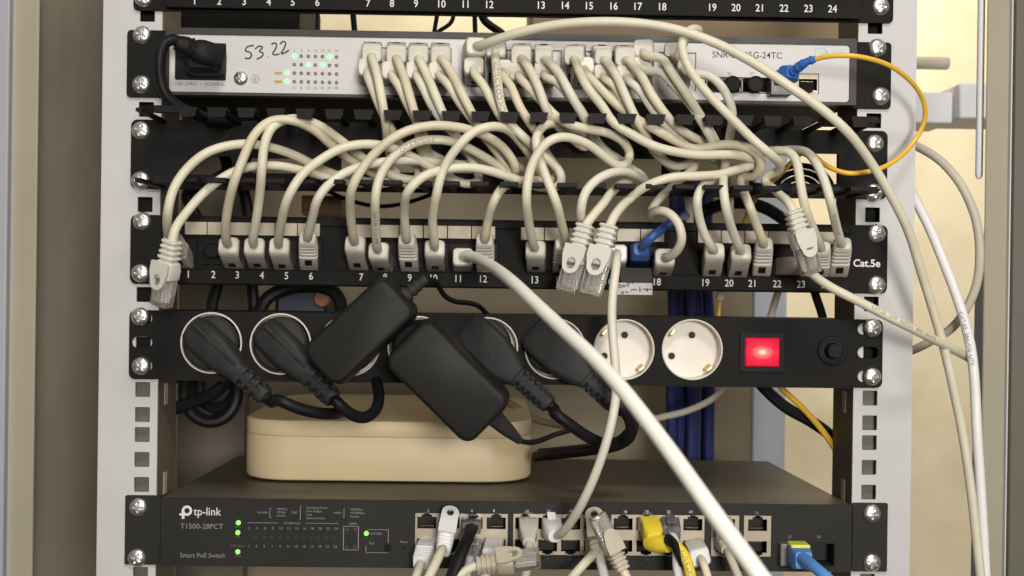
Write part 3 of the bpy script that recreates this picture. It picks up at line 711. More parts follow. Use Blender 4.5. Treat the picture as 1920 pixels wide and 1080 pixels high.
# ------------------------------------------------------------------ connectors
BOOT = {'cap': [(-4, 11.2, 8, .6), (2, 11.2, 8.6, .8), (4, 12.0, 11.6, 1.2), (20, 11.8, 11.4, 1.4), (20.5, 12.6, 11.6, 2.0), (23.6, 12.4, 11.2, 2.6), (24.6, 12.0, 10.6, 2.8), (25.2, 10.8, 9.4, 2.8)],
        'rib': [(-4, 11.2, 8, .6), (2, 11.2, 8.4, .8), (4, 11.8, 10.8, 1.2), (13, 11.6, 10.8, 1.4)] + [q for k in range(4) for q in ((13.6 + k*2.9, 10.0, 9.0, 1.6), (14.6 + k*2.9, 10.0, 9.0, 1.6), (15.0 + k*2.9, 11.6 - k*.25, 10.4 - k*.2, 2), (16.2 + k*2.9, 11.5 - k*.25, 10.2 - k*.2, 2))] + [(26.4, 9.5, 8.4, 2.5)],
        'taper': [(-4, 11.2, 8, .6), (3, 11.6, 9.5, .8), (12, 11.2, 9.5, 1.5), (20, 8.5, 8, 2.6), (25, 7.4, 7, 3)]}
def boot(parent, base, tip, style='cap', m='boot_cream', hole=True, up=1, twist=0.0, len_=25.0):
    """moulded plug boot from the jack to the cable; latch side is the local -y side (up=1) or +y (up=-1)"""
    dz = tip - base; M = frame(base, dz) @ Matrix.Rotation(twist, 4, 'Z'); s = dz.length / len_
    b = MB(); b.loft([(q[0]*s,) + tuple(q[1:]) for q in BOOT[style]], M, 0, n=4)
    if hole:
        y0 = -5.65 if up > 0 else 5.65
        b.loft([(6.6*s, 4.4, .5, .1, 0, y0), (11.4*s, 4.4, .5, .1, 0, y0)], M, 1, n=1)
    return b.build('plug_boot', [m, 'cavity'], parent), tip - dz.normalized() * 1.0
def loose_plug(parent, head, tip, m='boot_cream', face=None, clear='clear_plastic', hole='open', length=40.0, ribs=4, insert=False):
    """whole uninserted plug: clear head, boot with loop tongue facing 'face', ribbed tail; returns cable start"""
    dz = tip - head; s = dz.length / length; M = frame(head, dz, face or Vector((0, -1, 0)))
    h = MB()
    h.loft([(8*s, 10.4*s, 6.2*s, .5), (12*s, 11.6*s, 7.4*s, .6), (20*s, 11.7*s, 8*s, .5)], M, 0, n=2) if insert else h.loft([(0, 10.4*s, 6.2*s, .5), (.8, 11.6*s, 7.4*s, .6), (10*s, 11.7*s, 8*s, .5), (20*s, 11.7*s, 8*s, .5)], M, 0, n=2)
    for k in range(0 if insert else 8): h.box((-3.9 + k*1.02)*s, (-3.5 + k*1.02)*s, -4.1*s, -2.4*s, .6*s, 6*s, 1, M)
    for k in range(0 if insert else 8): h.tube([M @ Vector(((-3.7 + k*1.02)*s, (-1.0 + .2*(k % 2))*s, zz*s)) for zz in (3, 9, 15.5)], .42*s, 2 + k % 3, n=6)
    if not insert: h.loft([(3*s, 5*s, 1.0*s, .2, 0, 4.6*s), (15*s, 6.4*s, 1.0*s, .2, 0, 6.6*s)], M, 0, n=1)
    ho = h.build('plug_head', [clear, 'gold', 'boot_white', 'print_white', 'boot_beige'], parent)
    b = MB()
    b.loft([(17.0*s, 12.4*s, 10.2*s, 1.4), (18.5*s, 12.8*s, 11*s, 1.8), (23*s, 12.8*s, 11.4*s, 2), (27*s, 11.4*s, 10.2*s, 2.4)] +
           [q for k in range(ribs) for q in ((27.6*s + k*3.1*s, 8.6*s, 8*s, 2), (28.7*s + k*3.1*s, 8.6*s, 8*s, 2), (29.0*s + k*3.1*s, 11.6*s - k*.4, 10.4*s - k*.3, 2.4), (30.3*s + k*3.1*s, 11.6*s - k*.4, 10.4*s - k*.3, 2.4))] + [(40*s, 8*s, 7.5*s, 2.5)], M, 0, n=3)
    # loop tongue over the latch
    ow = [(-6.2*s, 27*s), (-6.3*s, 21*s)] + [(-(6.0 if insert else 5.0)*s*math.cos(a) , (9.0 if insert else 16.0)*s - 5.4*s*math.sin(a)) for a in [math.pi*i/10 for i in range(11)]] + [(6.3*s, 21*s), (6.2*s, 27*s)]
    iw = [(2.6*s*math.cos(a), (9.4 if insert else 16.6)*s + 3.4*s*math.sin(a)) for a in [2*math.pi*i/16 for i in range(16)]]
    Mt = M @ Matrix(((1,0,0,0),(0,-1,0,6.2*s),(0,0,1,0),(0,0,0,1)))
    b.plate([ow] + ([iw] if hole == 'open' else []), -1.0*s, 1.0*s, 0, M @ Matrix(((1,0,0,0),(0,1,0,6.6*s),(0,0,1,0),(0,0,0,1))))
    if hole == 'smile': b.loft([(15.2*s, 3.0*s, .3, .1, 0, 7.6*s), (16.4*s, 4.6*s, .3, .1, 0, 7.6*s)], M, 1, n=1)
    b.build('plug_boot', [m, 'ink_grey'], parent, bevel=.35)
    return tip - dz.normalized() * 1.5
def bare_plug(parent, base, tip, clear='clear_plastic', latch=None, up=None):
    dz = tip - base; M = frame(base, dz, up or Vector((0, 0, 1))); L = dz.length; b = MB()
    b.loft([(0, 11.4, 7.6, .5), (L*.55, 11.7, 8, .5), (L*.8, 11.7, 8, .5), (L, 11.0, 7.4, .8)], M, 0, n=2)
    for k in range(8): b.tube([M @ Vector((-3.7 + k*1.02, -.6, zz)) for zz in (1, L*.5, L*.9)], .42, 1 + k % 3, n=6)
    b.loft([(-2, 4.6, 1.1, .2, 0, 4.8), (L*.7, 6.0, 1.1, .2, 0, 7.0)], M, 0, n=1)
    b.build('plug_head', [clear, 'print_white', 'blue_light', 'boot_beige'], parent)
def sheath(parent, path, r, m, n=12, name='sheath', **k):
    b = MB(); b.tube(path, r, 0, n, **k); return b.build(name, m, parent)
def print_on(parent, path, r, s, body, h=2.3, flip=False, m='cable_ink', roll=0.0, stretch=1.0):
    b = MB(); b.text(body, 0, 0, h, 0, align='LEFT', wrap=wrapper(path, r, s, flip, roll, h), stretch=stretch, off=.02); b.build('lettering', m, parent)

RC = 2.75
# ---- switch side ends: key -> (jack px, jack py, tip px, tip py, style, path down into the organiser)
SWE = {
 'U1': (699, 107, 697, 92, 'cap', [(696,100),(703,125),(712,165),(719,205),(724,238,46),(727,275,26)]),
 'L1': (694, 142, 690, 128, 'cap', [(688,130),(694,155),(708,190),(722,222),(735,245,40),(746,268,24)]),
 'U2': (744, 107, 743, 95, 'cap', [(744,104),(756,140),(768,180),(778,215),(785,245,46),(792,288,24)]),
 'L2': (737, 143, 734, 134, 'cap', [(736,138),(747,160),(764,195),(780,225),(796,258,38),(806,288,20)]),
 'U3': (785, 108, 784, 96, 'cap', [(786,105),(800,140),(816,178),(830,212),(848,245,48),(872,275,30)]),
 'L3': (782, 143, 780, 134, 'cap', [(782,138),(792,162),(808,195),(826,222),(850,250,36),(868,282,16)]),
 'U4': (826, 108, 826, 97, 'cap', [(830,105),(848,140),(868,180),(886,215),(905,250,44),(935,290,30)]),
 'L4': (825, 144, 822, 135, 'cap', [(828,138),(840,158),(860,190),(884,222),(912,256,34),(945,300,16)]),
 'L5': (892, 145, 888, 125, 'cap', [(888,128),(905,158),(925,195),(945,228),(975,258,38),(1000,292,18)]),
 'P5': (934, 108, 929, 92, 'cap', [(929,96),(930,120),(934,160),(940,200),(956,232),(985,260,50),(1008,282,34)]),
 'M5': (938, 146, 941, 130, 'cap', [(942,132),(958,162),(974,200),(990,225),(1012,258,36),(1026,290,20)]),
 'U6': (979, 110, 977, 96, 'cap', [(979,102),(994,132),(1012,170),(1024,205),(1045,235,40),(1075,262,18)]),
 'L6': (976, 147, 972, 136, 'cap', [(975,139),(988,160),(1010,184),(1040,216),(1065,232,56),(1097,241),(1135,248,50),(1165,262,44),(1181,288,36)]),
 'U7': (1020, 110, 1019, 98, 'rib', [(1024,103),(1044,132),(1062,162),(1080,195),(1102,232,44),(1125,272,20)]),
 'L7': (1022, 147, 1020, 134, 'cap', [(1022,136),(1042,152),(1068,180),(1090,208),(1106,240,36),(1130,278,14)]),
 'U8': (1082, 112, 1076, 97, 'cap', [(1078,104),(1085,132),(1102,165),(1130,200),(1150,230,58),(1190,255),(1229,275,56),(1302,290),(1376,290,48),(1408,297,42),(1416,306,36)]),
 'L8': (1086, 150, 1096, 124, 'cap', [(1098,130),(1116,156),(1160,200),(1195,224),(1229,243,56),(1270,266),(1302,280,44)]),
 'U9': (1126, 112, 1131, 98, 'rib', [(1135,106),(1152,135),(1172,178),(1190,218),(1210,250,46),(1222,277,32),(1242,300,26),(1270,313,22)]),
 'L9': (1128, 150, 1130, 138, 'rib', [(1134,140),(1152,160),(1172,195),(1188,225),(1205,255,30),(1230,285,10)]),
 'U10': (1168, 113, 1172, 99, 'cap', [(1178,106),(1200,138),(1222,178),(1248,215),(1268,238,46),(1295,255),(1320,268,32)]),
 'L10': (1170, 150, 1174, 140, 'cap', [(1177,143),(1196,165),(1224,205),(1248,235),(1280,265,34),(1322,290,14)]),
 'U11': (1209, 113, 1206, 92, 'cap', [(1210,93),(1238,108),(1262,140),(1288,178),(1318,225),(1338,258,38),(1350,275,20)]),
 'L11': (1206, 150, 1204, 122, 'cap', [(1210,122),(1238,134),(1262,158),(1290,190),(1312,222),(1330,252,48),(1345,275,30)]),
 'U12': (1262, 115, 1262, 97, 'rib', [(1268,84),(1292,62,42),(1312,58,50),(1296,54,60),(1281,70,64),(1279,95,66),(1290,125,66),(1310,155),(1340,190),(1375,225),(1412,262),(1445,290,60),(1463,309,48)]),
 'L12': (1276, 150, 1282, 124, 'taper', [(1290,127),(1330,142),(1355,165),(1370,195),(1374,222),(1369,250,38),(1366,272,26)]),
}
# ---- patch panel ends: key -> (jack px, py, tip px, py, style, path up into the organiser)
PPE = {
 'c1': (346, 484, 322, 452, 'rib', [(318,444),(314,430),(315,395,68),(325,355,68),(350,317),(390,285,62),(450,270,56),(502,275),(555,292,38),(605,318,26)]),
 'c3': (441, 484, 428, 462, 'cap', [(424,450),(423,425),(428,385),(440,338,68),(455,300,68),(475,255,64),(497,232),(520,224),(550,226,60),(590,244),(625,275,42),(665,305,30)]),
 'c4': (487, 484, 476, 463, 'cap', [(474,450),(480,415),(487,365),(491,315,68),(496,270,66),(510,238),(535,224,58),(568,224),(605,239,46),(645,268),(690,303,30)]),
 'c5': (534, 487, 523, 463, 'cap', [(522,452),(527,420),(540,370,68),(567,327,68),(605,297,64),(642,277),(687,270,56),(725,275,50),(770,292,40),(810,315,32)]),
 'c6': (580, 486, 577, 451, 'rib', [(577,442),(585,412),(597,370,62),(620,342,60),(655,320),(690,309),(732,302,46),(777,301,38),(828,305,26)]),
 'c7': (674, 488, 665, 458, 'cap', [(663,446),(657,400),(660,352,70),(680,315,70),(705,285),(735,260,70),(770,243),(817,235,66),(867,240,60),(905,252,52),(942,275,44)]),
 'c8': (720, 490, 709, 472, 'cap', [(707,462),(704,420),(704,370,66),(710,337,66),(730,302),(755,280,62),(785,265),(825,262,58),(862,270,50),(890,284),(930,308,36)]),
 'c9': (769, 489, 763, 454, 'rib', [(762,445),(758,395),(766,357,70),(795,330,68),(835,317,64),(880,314),(917,320,58),(960,334,52),(995,346,46)]),
 'c10': (817, 489, 815, 467, 'cap', [(815,457),(811,410),(820,357,66),(830,320,66),(847,290),(865,268,68),(890,246),(920,237,64),(948,241,56),(972,262,42)]),
 'c12': (910, 489, 909, 454, 'rib', [(910,444),(916,408),(927,375,56),(943,351,50),(965,341,42),(995,337,34)]),
 'c13': (1005, 490, 1004, 468, 'cap', [(1000,459),(992,420),(987,370,70),(992,327,70),(1007,290),(1028,265,68),(1055,256,66),(1082,262),(1105,272,58),(1135,295),(1160,312,46)]),
 'c14': (1052, 492, 1057, 462, 'rib', [(1060,450),(1053,420),(1042,377,66),(1027,340,64),(1014,305),(1006,275,58),(1006,252),(1017,238,52),(1036,231,44),(1056,236,34)]),
 'c15': (1100, 492, 1094, 455, 'rib', [(1092,430),(1089,395,64),(1095,365,66),(1115,340),(1140,326,58),(1172,322,48),(1198,332,34)]),
 'c18': (1240, 496, 1247, 484, 'cap', [(1252,483,38),(1270,470,48),(1279,448,54),(1270,415,54),(1250,397,50),(1228,396,42),(1220,405,26),(1222,392,14),(1240,368,14),(1275,338,20),(1303,312,24)]),
 'c19': (1332, 500, 1340, 472, 'cap', [(1335,464),(1321,440),(1310,405),(1307,372,56),(1317,350,50),(1335,338,40)]),
 'c20': (1380, 502, 1390, 474, 'cap', [(1386,464),(1373,432),(1361,390,62),(1357,362,62),(1356,338,50)]),
 'c21': (1426, 502, 1433, 462, 'rib', [(1430,452),(1418,420),(1405,385,52),(1397,366,44),(1388,348,32),(1390,330,28)]),
 'c23': (1535, 502, 1541, 470, 'rib', [(1538,460),(1525,430),(1508,382,62),(1500,340,62),(1494,304),(1482,286,52),(1455,282,44)]),
 'c24': (1570, 503, 1580, 462, 'rib', [(1576,452),(1567,420),(1557,377,64),(1547,342,62),(1533,310),(1520,291,50),(1502,282,40),(1480,281,30)]),
}
# ---- pairs joined inside the organiser, with the bend between them
PAIR = [
 ('c1', 'L1', [(660,336,18),(730,342,12),(785,334,12),(780,306,14)]),
 ('c3', 'U2', [(720,334,22),(790,345,16),(826,334,14),(818,312,18)]),
 ('c4', 'L2', [(745,332,26),(800,338,22),(843,328,16),(838,306,14)]),
 ('c5', 'U3', [(836,330,28),(878,346,26),(899,340,24),(893,315,26)]),
 ('c6', 'L3', [(868,309,20),(890,312,14),(890,298,12)]),
 ('c7', 'U4', [(966,310,38),(966,326,32),(952,316,30)]),
 ('c8', 'L4', [(970,338,28),(995,342,22),(990,322,16)]),
 ('c9', 'P5', [(1030,353,40),(1052,345,36),(1050,322,34)]),
 ('c10', 'L5', [(1000,300,28),(1018,330,20),(1012,318,16)]),
 ('c12', 'M5', [(1025,340,26),(1045,332,20),(1042,312,18)]),
 ('c13', 'L6', [(1174,308,42)]),
 ('c14', 'U6', [(1080,248,24),(1105,268,16),(1098,278,14)]),
 ('c15', 'U7', [(1210,342,18),(1205,330,10),(1165,305,12)]),
 ('c18', 'U9', [(1304,302,24),(1288,308,22)]),
 ('c19', 'L10', [(1355,328,28),(1360,310,16)]),
 ('c20', 'L12', [(1358,318,36),(1362,295,26)]),
 ('c21', 'L8', [(1412,333,36),(1424,322,42),(1428,302,46),(1412,282,48),(1378,271,46),(1340,273,44)]),
 ('c23', 'U11', [(1425,286,36),(1390,285,24)]),
 ('c24', 'L11', [(1450,284,24),(1410,286,20),(1380,284,22)]),
]
LBL = {'c1': 'cream patch cable arching leftmost, from the boot above number 1', 'c3': 'cream patch cable in port 3, crossing over the neighbouring tall arch',
 'c4': 'cream patch cable rising steeply from port 4 to a tall arch', 'c5': 'cream patch cable sweeping up and right from port 5',
 'c6': 'cream patch cable with ribbed boot in port 6', 'c7': 'cream patch cable in port 7 with the widest high arch',
 'c8': 'cream patch cable printed with small dark text above number 8', 'c9': 'cream patch cable with ribbed boot in port 9, low flat arch',
 'c10': 'cream patch cable climbing from port 10 behind the low arch', 'c12': 'cream patch cable with ribbed boot above number 12',
 'c13': 'cream patch cable looping high from port 13', 'c14': 'cream patch cable half hidden behind loose plug above number 14',
 'c15': 'cream patch cable rising behind the two loose plugs', 'c18': 'cream patch cable bent in a hook beside the blue boot at port 18',
 'c19': 'cream patch cable plugged in port 19, leftmost of the right group', 'c20': 'cream patch cable plugged in port 20',
 'c21': 'cream patch cable with ribbed boot above number 21', 'c23': 'cream patch cable partly hidden by the loose clear plug above number 23',
 'c24': 'cream patch cable with ribbed boot beside the Cat.5e lettering'}
GRP = 'cream patch cables between switch and patch panel'
def sw_end(parent, key, m='boot_cream'):
    jx, jy, tx, ty, st, path = SWE[key]
    base = U(jx, jy + 2, 5); tip = U(tx, ty - 3, 31)
    if key in ('U1', 'U2', 'U3', 'U4', 'U6', 'U7', 'U8', 'U9', 'U10'): base = U(jx, jy - 12, 5); tip = U(tx, ty + 8, 31)
    o, s0 = boot(parent, base, tip, st, m, True, -1 if key[0] in 'UP' else 1)
    pts = list(path); pts[0] = (pts[0][0], max(pts[0][1] + 6, ty + 12), 35.5)
    if len(pts[1]) < 3: pts[1] = (pts[1][0], pts[1][1], 41)
    for k in range(2, min(4, len(pts))):
        if len(pts[k]) < 3: pts[k] = (pts[k][0], pts[k][1], 52 if key[0] in 'UP' else 46)
    s0 = s0 - Vector((0, 0, 2.2))
    return [s0] + pts3(pts)
def pp_end(parent, key):
    jx, jy, tx, ty, st, path = PPE[key]
    base = U(jx, jy + 9, 3); tip = U(tx, ty - 3, 29)
    o, s0 = boot(parent, base, tip, st, 'boot_grey' if key in ('c1',) else 'boot_cream', True, 1)
    pts = list(path)
    if len(pts[0]) < 3: pts[0] = (pts[0][0], pts[0][1], 38)
    return [s0] + pts3(pts)
PATHS = {}
for ck, sk, mid in PAIR:
    th = thing('patch_cable', LBL[ck], 'network cable', U(PPE[ck][0], PPE[ck][1], 3), GRP)
    A = pp_end(th, ck); B = sw_end(th, sk)
    path = spline(A + pts3(mid) + B[::-1]); PATHS[ck] = path
    sheath(th, path, RC, ('cable_cream', 'cable_pale', 'cable_warm', 'cable_cream')[sum(map(ord, ck)) % 4])
print_on_list = []
def arclen(path, px, py):
    best = 0; bd = 1e9; L = 0
    for i in range(len(path)):
        if i: L += (path[i] - path[i-1]).length
        v = path[i] - CAM; q = Vector((v.dot(RX), v.dot(RF), v.dot(RU))); x = 960 + FPX*q.x/q.y; y = 540 - FPX*q.z/q.y
        dd_ = (x-px)**2 + (y-py)**2
        if dd_ < bd: bd = dd_; best = L
    return best
def byname(label):
    return next(o for o in COL.objects if o.get('label') == label)
print_on(byname(LBL['c8']), PATHS['c8'], RC, arclen(PATHS['c8'], 707, 452), '568B 07/07 48 0 4PRS', 2.1)
print_on(byname(LBL['c8']), PATHS['c8'], RC, arclen(PATHS['c8'], 748, 286), 'CAT-5 PATCH C', 2.2)
print_on(byname(LBL['c9']), PATHS['c9'], RC, arclen(PATHS['c9'], 958, 232), 'PATCH CORD U/UTP', 3.0)
print_on(byname(LBL['c24']), PATHS['c24'], RC, arclen(PATHS['c24'], 1571, 436), '24AWG CAT.5e', 2.0)

# ---- cables whose far plug hangs loose in front of the panel
def loose_cable(label, head, tip, mid, skey, hole='open', m='boot_cream', face=None, tail=None):
    th = thing('patch_cable', label, 'network cable', U(*tip), 'cream patch cables with hanging loose plugs')
    s0 = loose_plug(th, U(*head), U(*tip), m, face, hole=hole)
    pts = [s0] + pts3(mid)
    pts = pts + (sw_end(th, skey)[::-1] if skey else [])
    path = spline(pts); sheath(th, path, RC, 'cable_cream'); return path
loose_cable('cream patch cable ending in a loose plug left of number 1', (302, 574, 58), (323, 450, 66),
            [(328,430,66),(350,398,58),(382,362,54),(430,326,52),(480,311,46),(530,312,40),(590,326,30),(650,340,20),(715,345,16),(745,335,18),(738,312,22)], 'U1', face=Vector((-.45, -1, .1)))
loose_cable('cream patch cable with loose clear plug hanging over number 14', (1062, 548, 62), (1098, 421, 62),
            [(1107,410,60),(1130,383,56),(1145,362,48),(1165,345,36),(1185,335,22),(1175,310,12)], 'L7', face=Vector((-.35, -1, .1)))
loose_cable('cream patch cable with loose clear plug hanging over number 15', (1106, 554, 72), (1143, 422, 70),
            [(1150,408,68),(1165,388,62),(1182,372,52),(1200,356,56),(1225,343,60),(1258,333,60),(1310,330,56),(1350,327,50),(1385,317,42),(1408,311,38)], 'U8', face=Vector((-.25, -1, .15)))
loose_cable('cream patch cable with loose clear plug lying over numbers 22 and 23', (1522, 514, 60), (1487, 394, 62),
            [(1478,378,58),(1462,366,48),(1448,352,40),(1432,340,32),(1440,328,34),(1460,322,40)], 'U12', hole='smile', face=Vector((.15, -1, .1)))
# ---- two more switch cables that drop out of sight behind the organiser
for sk, lb, mid in (('L9', 'cream patch cable with ribbed boot, lower switch row, dropping behind its neighbours', [(1262,318,4),(1285,345,-12),(1292,400,-40),(1296,520,-60)]),
                    ('U10', 'cream patch cable dropping from the upper switch row behind the looped arch', [(1345,290,20),(1362,330,4),(1368,380,-20),(1362,480,-50),(1350,560,-60)])):
    th = thing('patch_cable', lb, 'network cable', U(SWE[sk][0], SWE[sk][1], 5), GRP)
    sheath(th, spline(sw_end(th, sk) + pts3(mid)), RC, 'cable_cream')

# ---- long cream cable from the switch over everything to the right
th = thing('patch_cable', 'long cream cable arching over the switch and down past the right rail', 'network cable', U(890, 105, 5))
o, s0 = boot(th, U(884, 104, 6), U(893, 86, 34), 'cap', 'boot_cream', False)
path = spline([s0] + pts3([(902,85,40),(930,75,48),(970,62,54),(1040,47,60),(1120,41,64),(1200,44,66),(1270,56,68),(1340,80,70),(1410,116,72),(1480,162,74),(1545,208,76),(1590,248,74),(1635,308,64),(1672,370,58),(1702,430,52),(1728,512,44),(1752,590,38),(1772,660,34),(1790,740,32),(1806,820,30),(1822,930,30),(1836,1060,30),(1850,1180,30)]))
sheath(th, path, RC + .1, 'cable_cream')
# ---- thick cable from port 11 coming forward and down
th = thing('patch_cable', 'thick cream cable in port 11 sweeping diagonally forward across the power strip', 'network cable', U(866, 490, 3))
o, s0 = boot(th, U(866, 494, 3), U(868, 481, 26), 'cap', 'boot_cream', False)
path = spline([s0] + pts3([(876,479,32),(893,484,48),(922,499,92),(960,528,148),(1010,575,192),(1060,622,222),(1110,668,248),(1160,722,270),(1210,785,290),(1260,852,308),(1310,922,324),(1360,992,338),(1410,1060,350),(1460,1130,360)]))
sheath(th, path, 3.35, 'cable_thick', n=18)
# ---- port 16 white cable down to the lower switch
th = thing('patch_cable', 'white cable hanging from port 16 down to the lower switch', 'network cable', U(1150, 480, 3))
o, s0 = boot(th, U(1153, 492, 3), U(1157, 474, 30), 'cap', 'boot_white', False)
bp = MB(); Mq = frame(U(1033, 985, 5), U(1040, 1004, 26) - U(1033, 985, 5))
bp.loft([(-4, 11.2, 8, .6), (3, 12, 10, 1), (14, 12, 11, 2.5), (20, 10, 9.6, 3.6), (23, 8, 7.6, 3.4)], Mq, 0, n=3)
bp.box(-2.6, 2.6, 5.6, 6.8, -5, 9, 0, Mq @ Matrix.Rotation(.55, 4, 'X')); bp.build('plug_boot', 'boot_white', th)
path = spline([s0] + pts3([(1157,477,36),(1155,500,44),(1150,540,50),(1147,580,54),(1149,630,56),(1154,690,58),(1155,740,60),(1147,790,62),(1132,845,62),(1112,900,60),(1088,950,54),(1068,982,44),(1052,1001,34)]) + [U(1042, 1004, 25)])
sheath(th, path, RC, 'cable_pale')
# ---- port 17 blue cable
th = thing('patch_cable', 'blue patch cable with blue boot in port 17', 'network cable', U(1197, 490, 3))
b = MB(); M = frame(U(1194, 492, 3), U(1203, 464, 28) - U(1194, 492, 3))
b.loft([(-4, 11.2, 8, .6), (3, 11.8, 10.4, 1.2), (17, 11.8, 10.4, 1.4)], M, 1, n=3); b.loft([(17, 12.4, 10.6, 1.8), (22, 11.6, 9.8, 2.4), (24, 9, 8, 2.6)], M, 0, n=3); b.build('plug_boot', ['blue_deep', 'blue_dark'], th)
sheath(th, spline([U(1204, 463, 26)] + pts3([(1212,454,34),(1226,441,36),(1245,427,22),(1268,412,-4),(1290,402,-50),(1308,400,-120),(1312,430,-200),(1306,520,-270)])), RC + .1, 'blue_deep')
# ---- port 22 cable leaving to the right
th = thing('patch_cable', 'cream cable leaving port 22 towards the lower right, across the right rail', 'network cable', U(1476, 500, 3))
b = MB(); M = frame(U(1470, 500, 3), U(1500, 497, 20) - U(1470, 500, 3))
b.loft([(-4, 10, 10.5, 1), (2, 11.4, 11.4, 1.2), (10, 11.4, 11.4, 2), (15, 9.4, 9.4, 2.4), (18, 7.6, 7.6, 2.4)], M); b.loft([(2, 3, .4, .1, 1, -5.8), (6, 3, .4, .1, 1, -5.8)], M, 1, n=1); b.build('plug_boot', ['boot_grey', 'cavity'], th)
path = spline([U(1500, 497, 20)] + pts3([(1512,505,34),(1530,520,46),(1560,540,54),(1610,565,56),(1660,591,56),(1710,616,52),(1760,641,40),(1800,662,20),(1822,676,-30),(1845,700,-110),(1870,760,-200)]))
sheath(th, path, RC, 'cable_cream'); print_on(th, path, RC, arclen(path, 1630, 575), 'CAT.5E   UTP   PATCH   4PRS  24AWG', 2.0, roll=.35)
# ---- right side loose runs
th = thing('network_cable', 'bright white network cable with printed text right of the rack', 'network cable', U(1715, 370, -20))
path = spline(pts3([(1690,310,-40),(1703,345,-25),(1720,382,-10),(1745,432,0),(1768,488,8),(1790,545,14),(1808,600,18),(1820,650,20),(1827,710,22),(1832,810,24),(1840,935,24),(1847,1060,24),(1852,1180,24)]))
sheath(th, path, RC + .35, 'cable_white'); print_on(th, path, RC + .35, arclen(path, 1800, 582), 'CAT.5E  26AWG  UTP', 2.5, m='cable_ink', flip=False, roll=-.2)
th = thing('network_cable', 'grey cable arching behind the white one right of the rack', 'network cable', U(1717, 272, -60))
path = spline(pts3([(1660,250,-60),(1690,260,-40),(1717,273,-18),(1765,303,4),(1802,347,14),(1828,405,18),(1837,465,18),(1832,530,14),(1813,577,8),(1785,615,0),(1752,636,-12),(1715,655,-26),(1670,668,-50)]))
sheath(th, path, RC + .1, 'cable_grey')

# ------------------------------------------------------------------ fibre leads
def lc(parent, base, tip, tail, m='blue_plastic'):
    dz = tip - base; M = frame(base, dz); L = dz.length; b = MB()
    b.loft([(-2, 10, 9, 1), (L*.55, 10, 9, 1), (L*.6, 11.5, 10, 1.4), (L*.75, 11.5, 10, 1.4), (L, 8, 8, 2)], M); b.build('plug', m, parent)
    b = MB(); pth = spline(tail, 1.5); b.tube(pth, 3.1, 0, 12, rend=2.1)
    for k in range(4): 
        i = int(len(pth) * (.15 + .2*k)); b.lathe([(3.5 - k*.25, 0), (3.5 - k*.25, 1.4)], frame(pth[i], pth[min(i+1, len(pth)-1)] - pth[i-1]), n=12)
    b.build('strain_relief', m, parent)
th = thing('fibre_cable', 'yellow fibre lead with blue connector looping over the right rail', 'fibre cable', U(1460, 150, 8))
b = MB(); p, q = U(1446, 148, 16), U(1484, 178, 16); b.box(p.x, q.x, -17, 0, q.z, p.z); b.box(p.x + 1, q.x - 1, -17.4, -17, q.z + 1, p.z - 4); b.build('module', 'sfp_metal', th, bevel=.6)
lc(th, U(1462, 150, 14), U(1487, 134, 32), pts3([(1485,136,31),(1500,124,38),(1514,115,42),(1529,111,44)]))
fib = spline(pts3([(1526,112,43),(1550,106,48),(1590,104,52),(1630,110,52),(1668,123,46),(1700,145,38),(1724,173,30),(1735,205,24),(1731,235,20),(1716,262,20),(1692,290,24),(1660,312,32),(1622,323,40),(1588,325,42),(1555,314,36),(1536,300,26),(1522,288,14),(1508,285,4),(1488,300,-10),(1462,328,-30),(1436,350,-50),(1405,392,-80),(1385,440,-100),(1365,480,-110),(1350,560,-120),(1345,640,-120)]))
sheath(th, fib, 1.5, 'yellow_fibre', n=10)
th = thing('fibre_cable', 'blue fibre connector in a yellow latched module on the lower switch', 'fibre cable', U(1485, 1040, 4))
b = MB(); p, q = U(1463, 1019, 10), U(1500, 1062, 10); b.box(p.x, q.x, -11, 6, q.z, p.z)
b.build('module', 'sfp_metal', th, bevel=.8)
b = MB(); p, q = U(1483, 1021, 20), U(1519, 1029, 20); b.box(p.x, q.x, -21, -8, q.z, p.z); b.build('latch', 'yellow_green', th, bevel=.8)
b = MB(); M = frame(U(1492, 1040, 10), U(1509, 1052, 34) - U(1492, 1040, 10)); b.loft([(-4, 11, 11, 1), (10, 12, 12, 1.2), (16, 12.5, 12.5, 1.5), (22, 10, 10, 2)], M); b.build('plug', 'blue_light', th)
sheath(th, spline(pts3([(1506,1048,32),(1520,1058,44),(1538,1072,54),(1560,1090,60),(1585,1115,64)])), 4.2, 'blue_light', rend=2.6)
th = thing('fibre_cable', 'yellow cable running down inside the right rail above the lower switch', 'cable', U(1590, 930, -50))
sheath(th, spline(pts3([(1440,700,-60),(1465,728,-56),(1500,760,-54),(1540,805,-50),(1570,850,-46),(1586,890,-44),(1592,930,-44),(1594,990,-44)])), 2.1, 'yellow_fibre', n=10)
th = thing('fibre_cable', 'short stretch of yellow cable behind the right rail below the switch', 'cable', U(1610, 225, -48))
sheath(th, spline(pts3([(1606,150,-49),(1608,200,-49),(1609,250,-49),(1611,300,-49)])), 2.0, 'yellow_fibre', n=10)

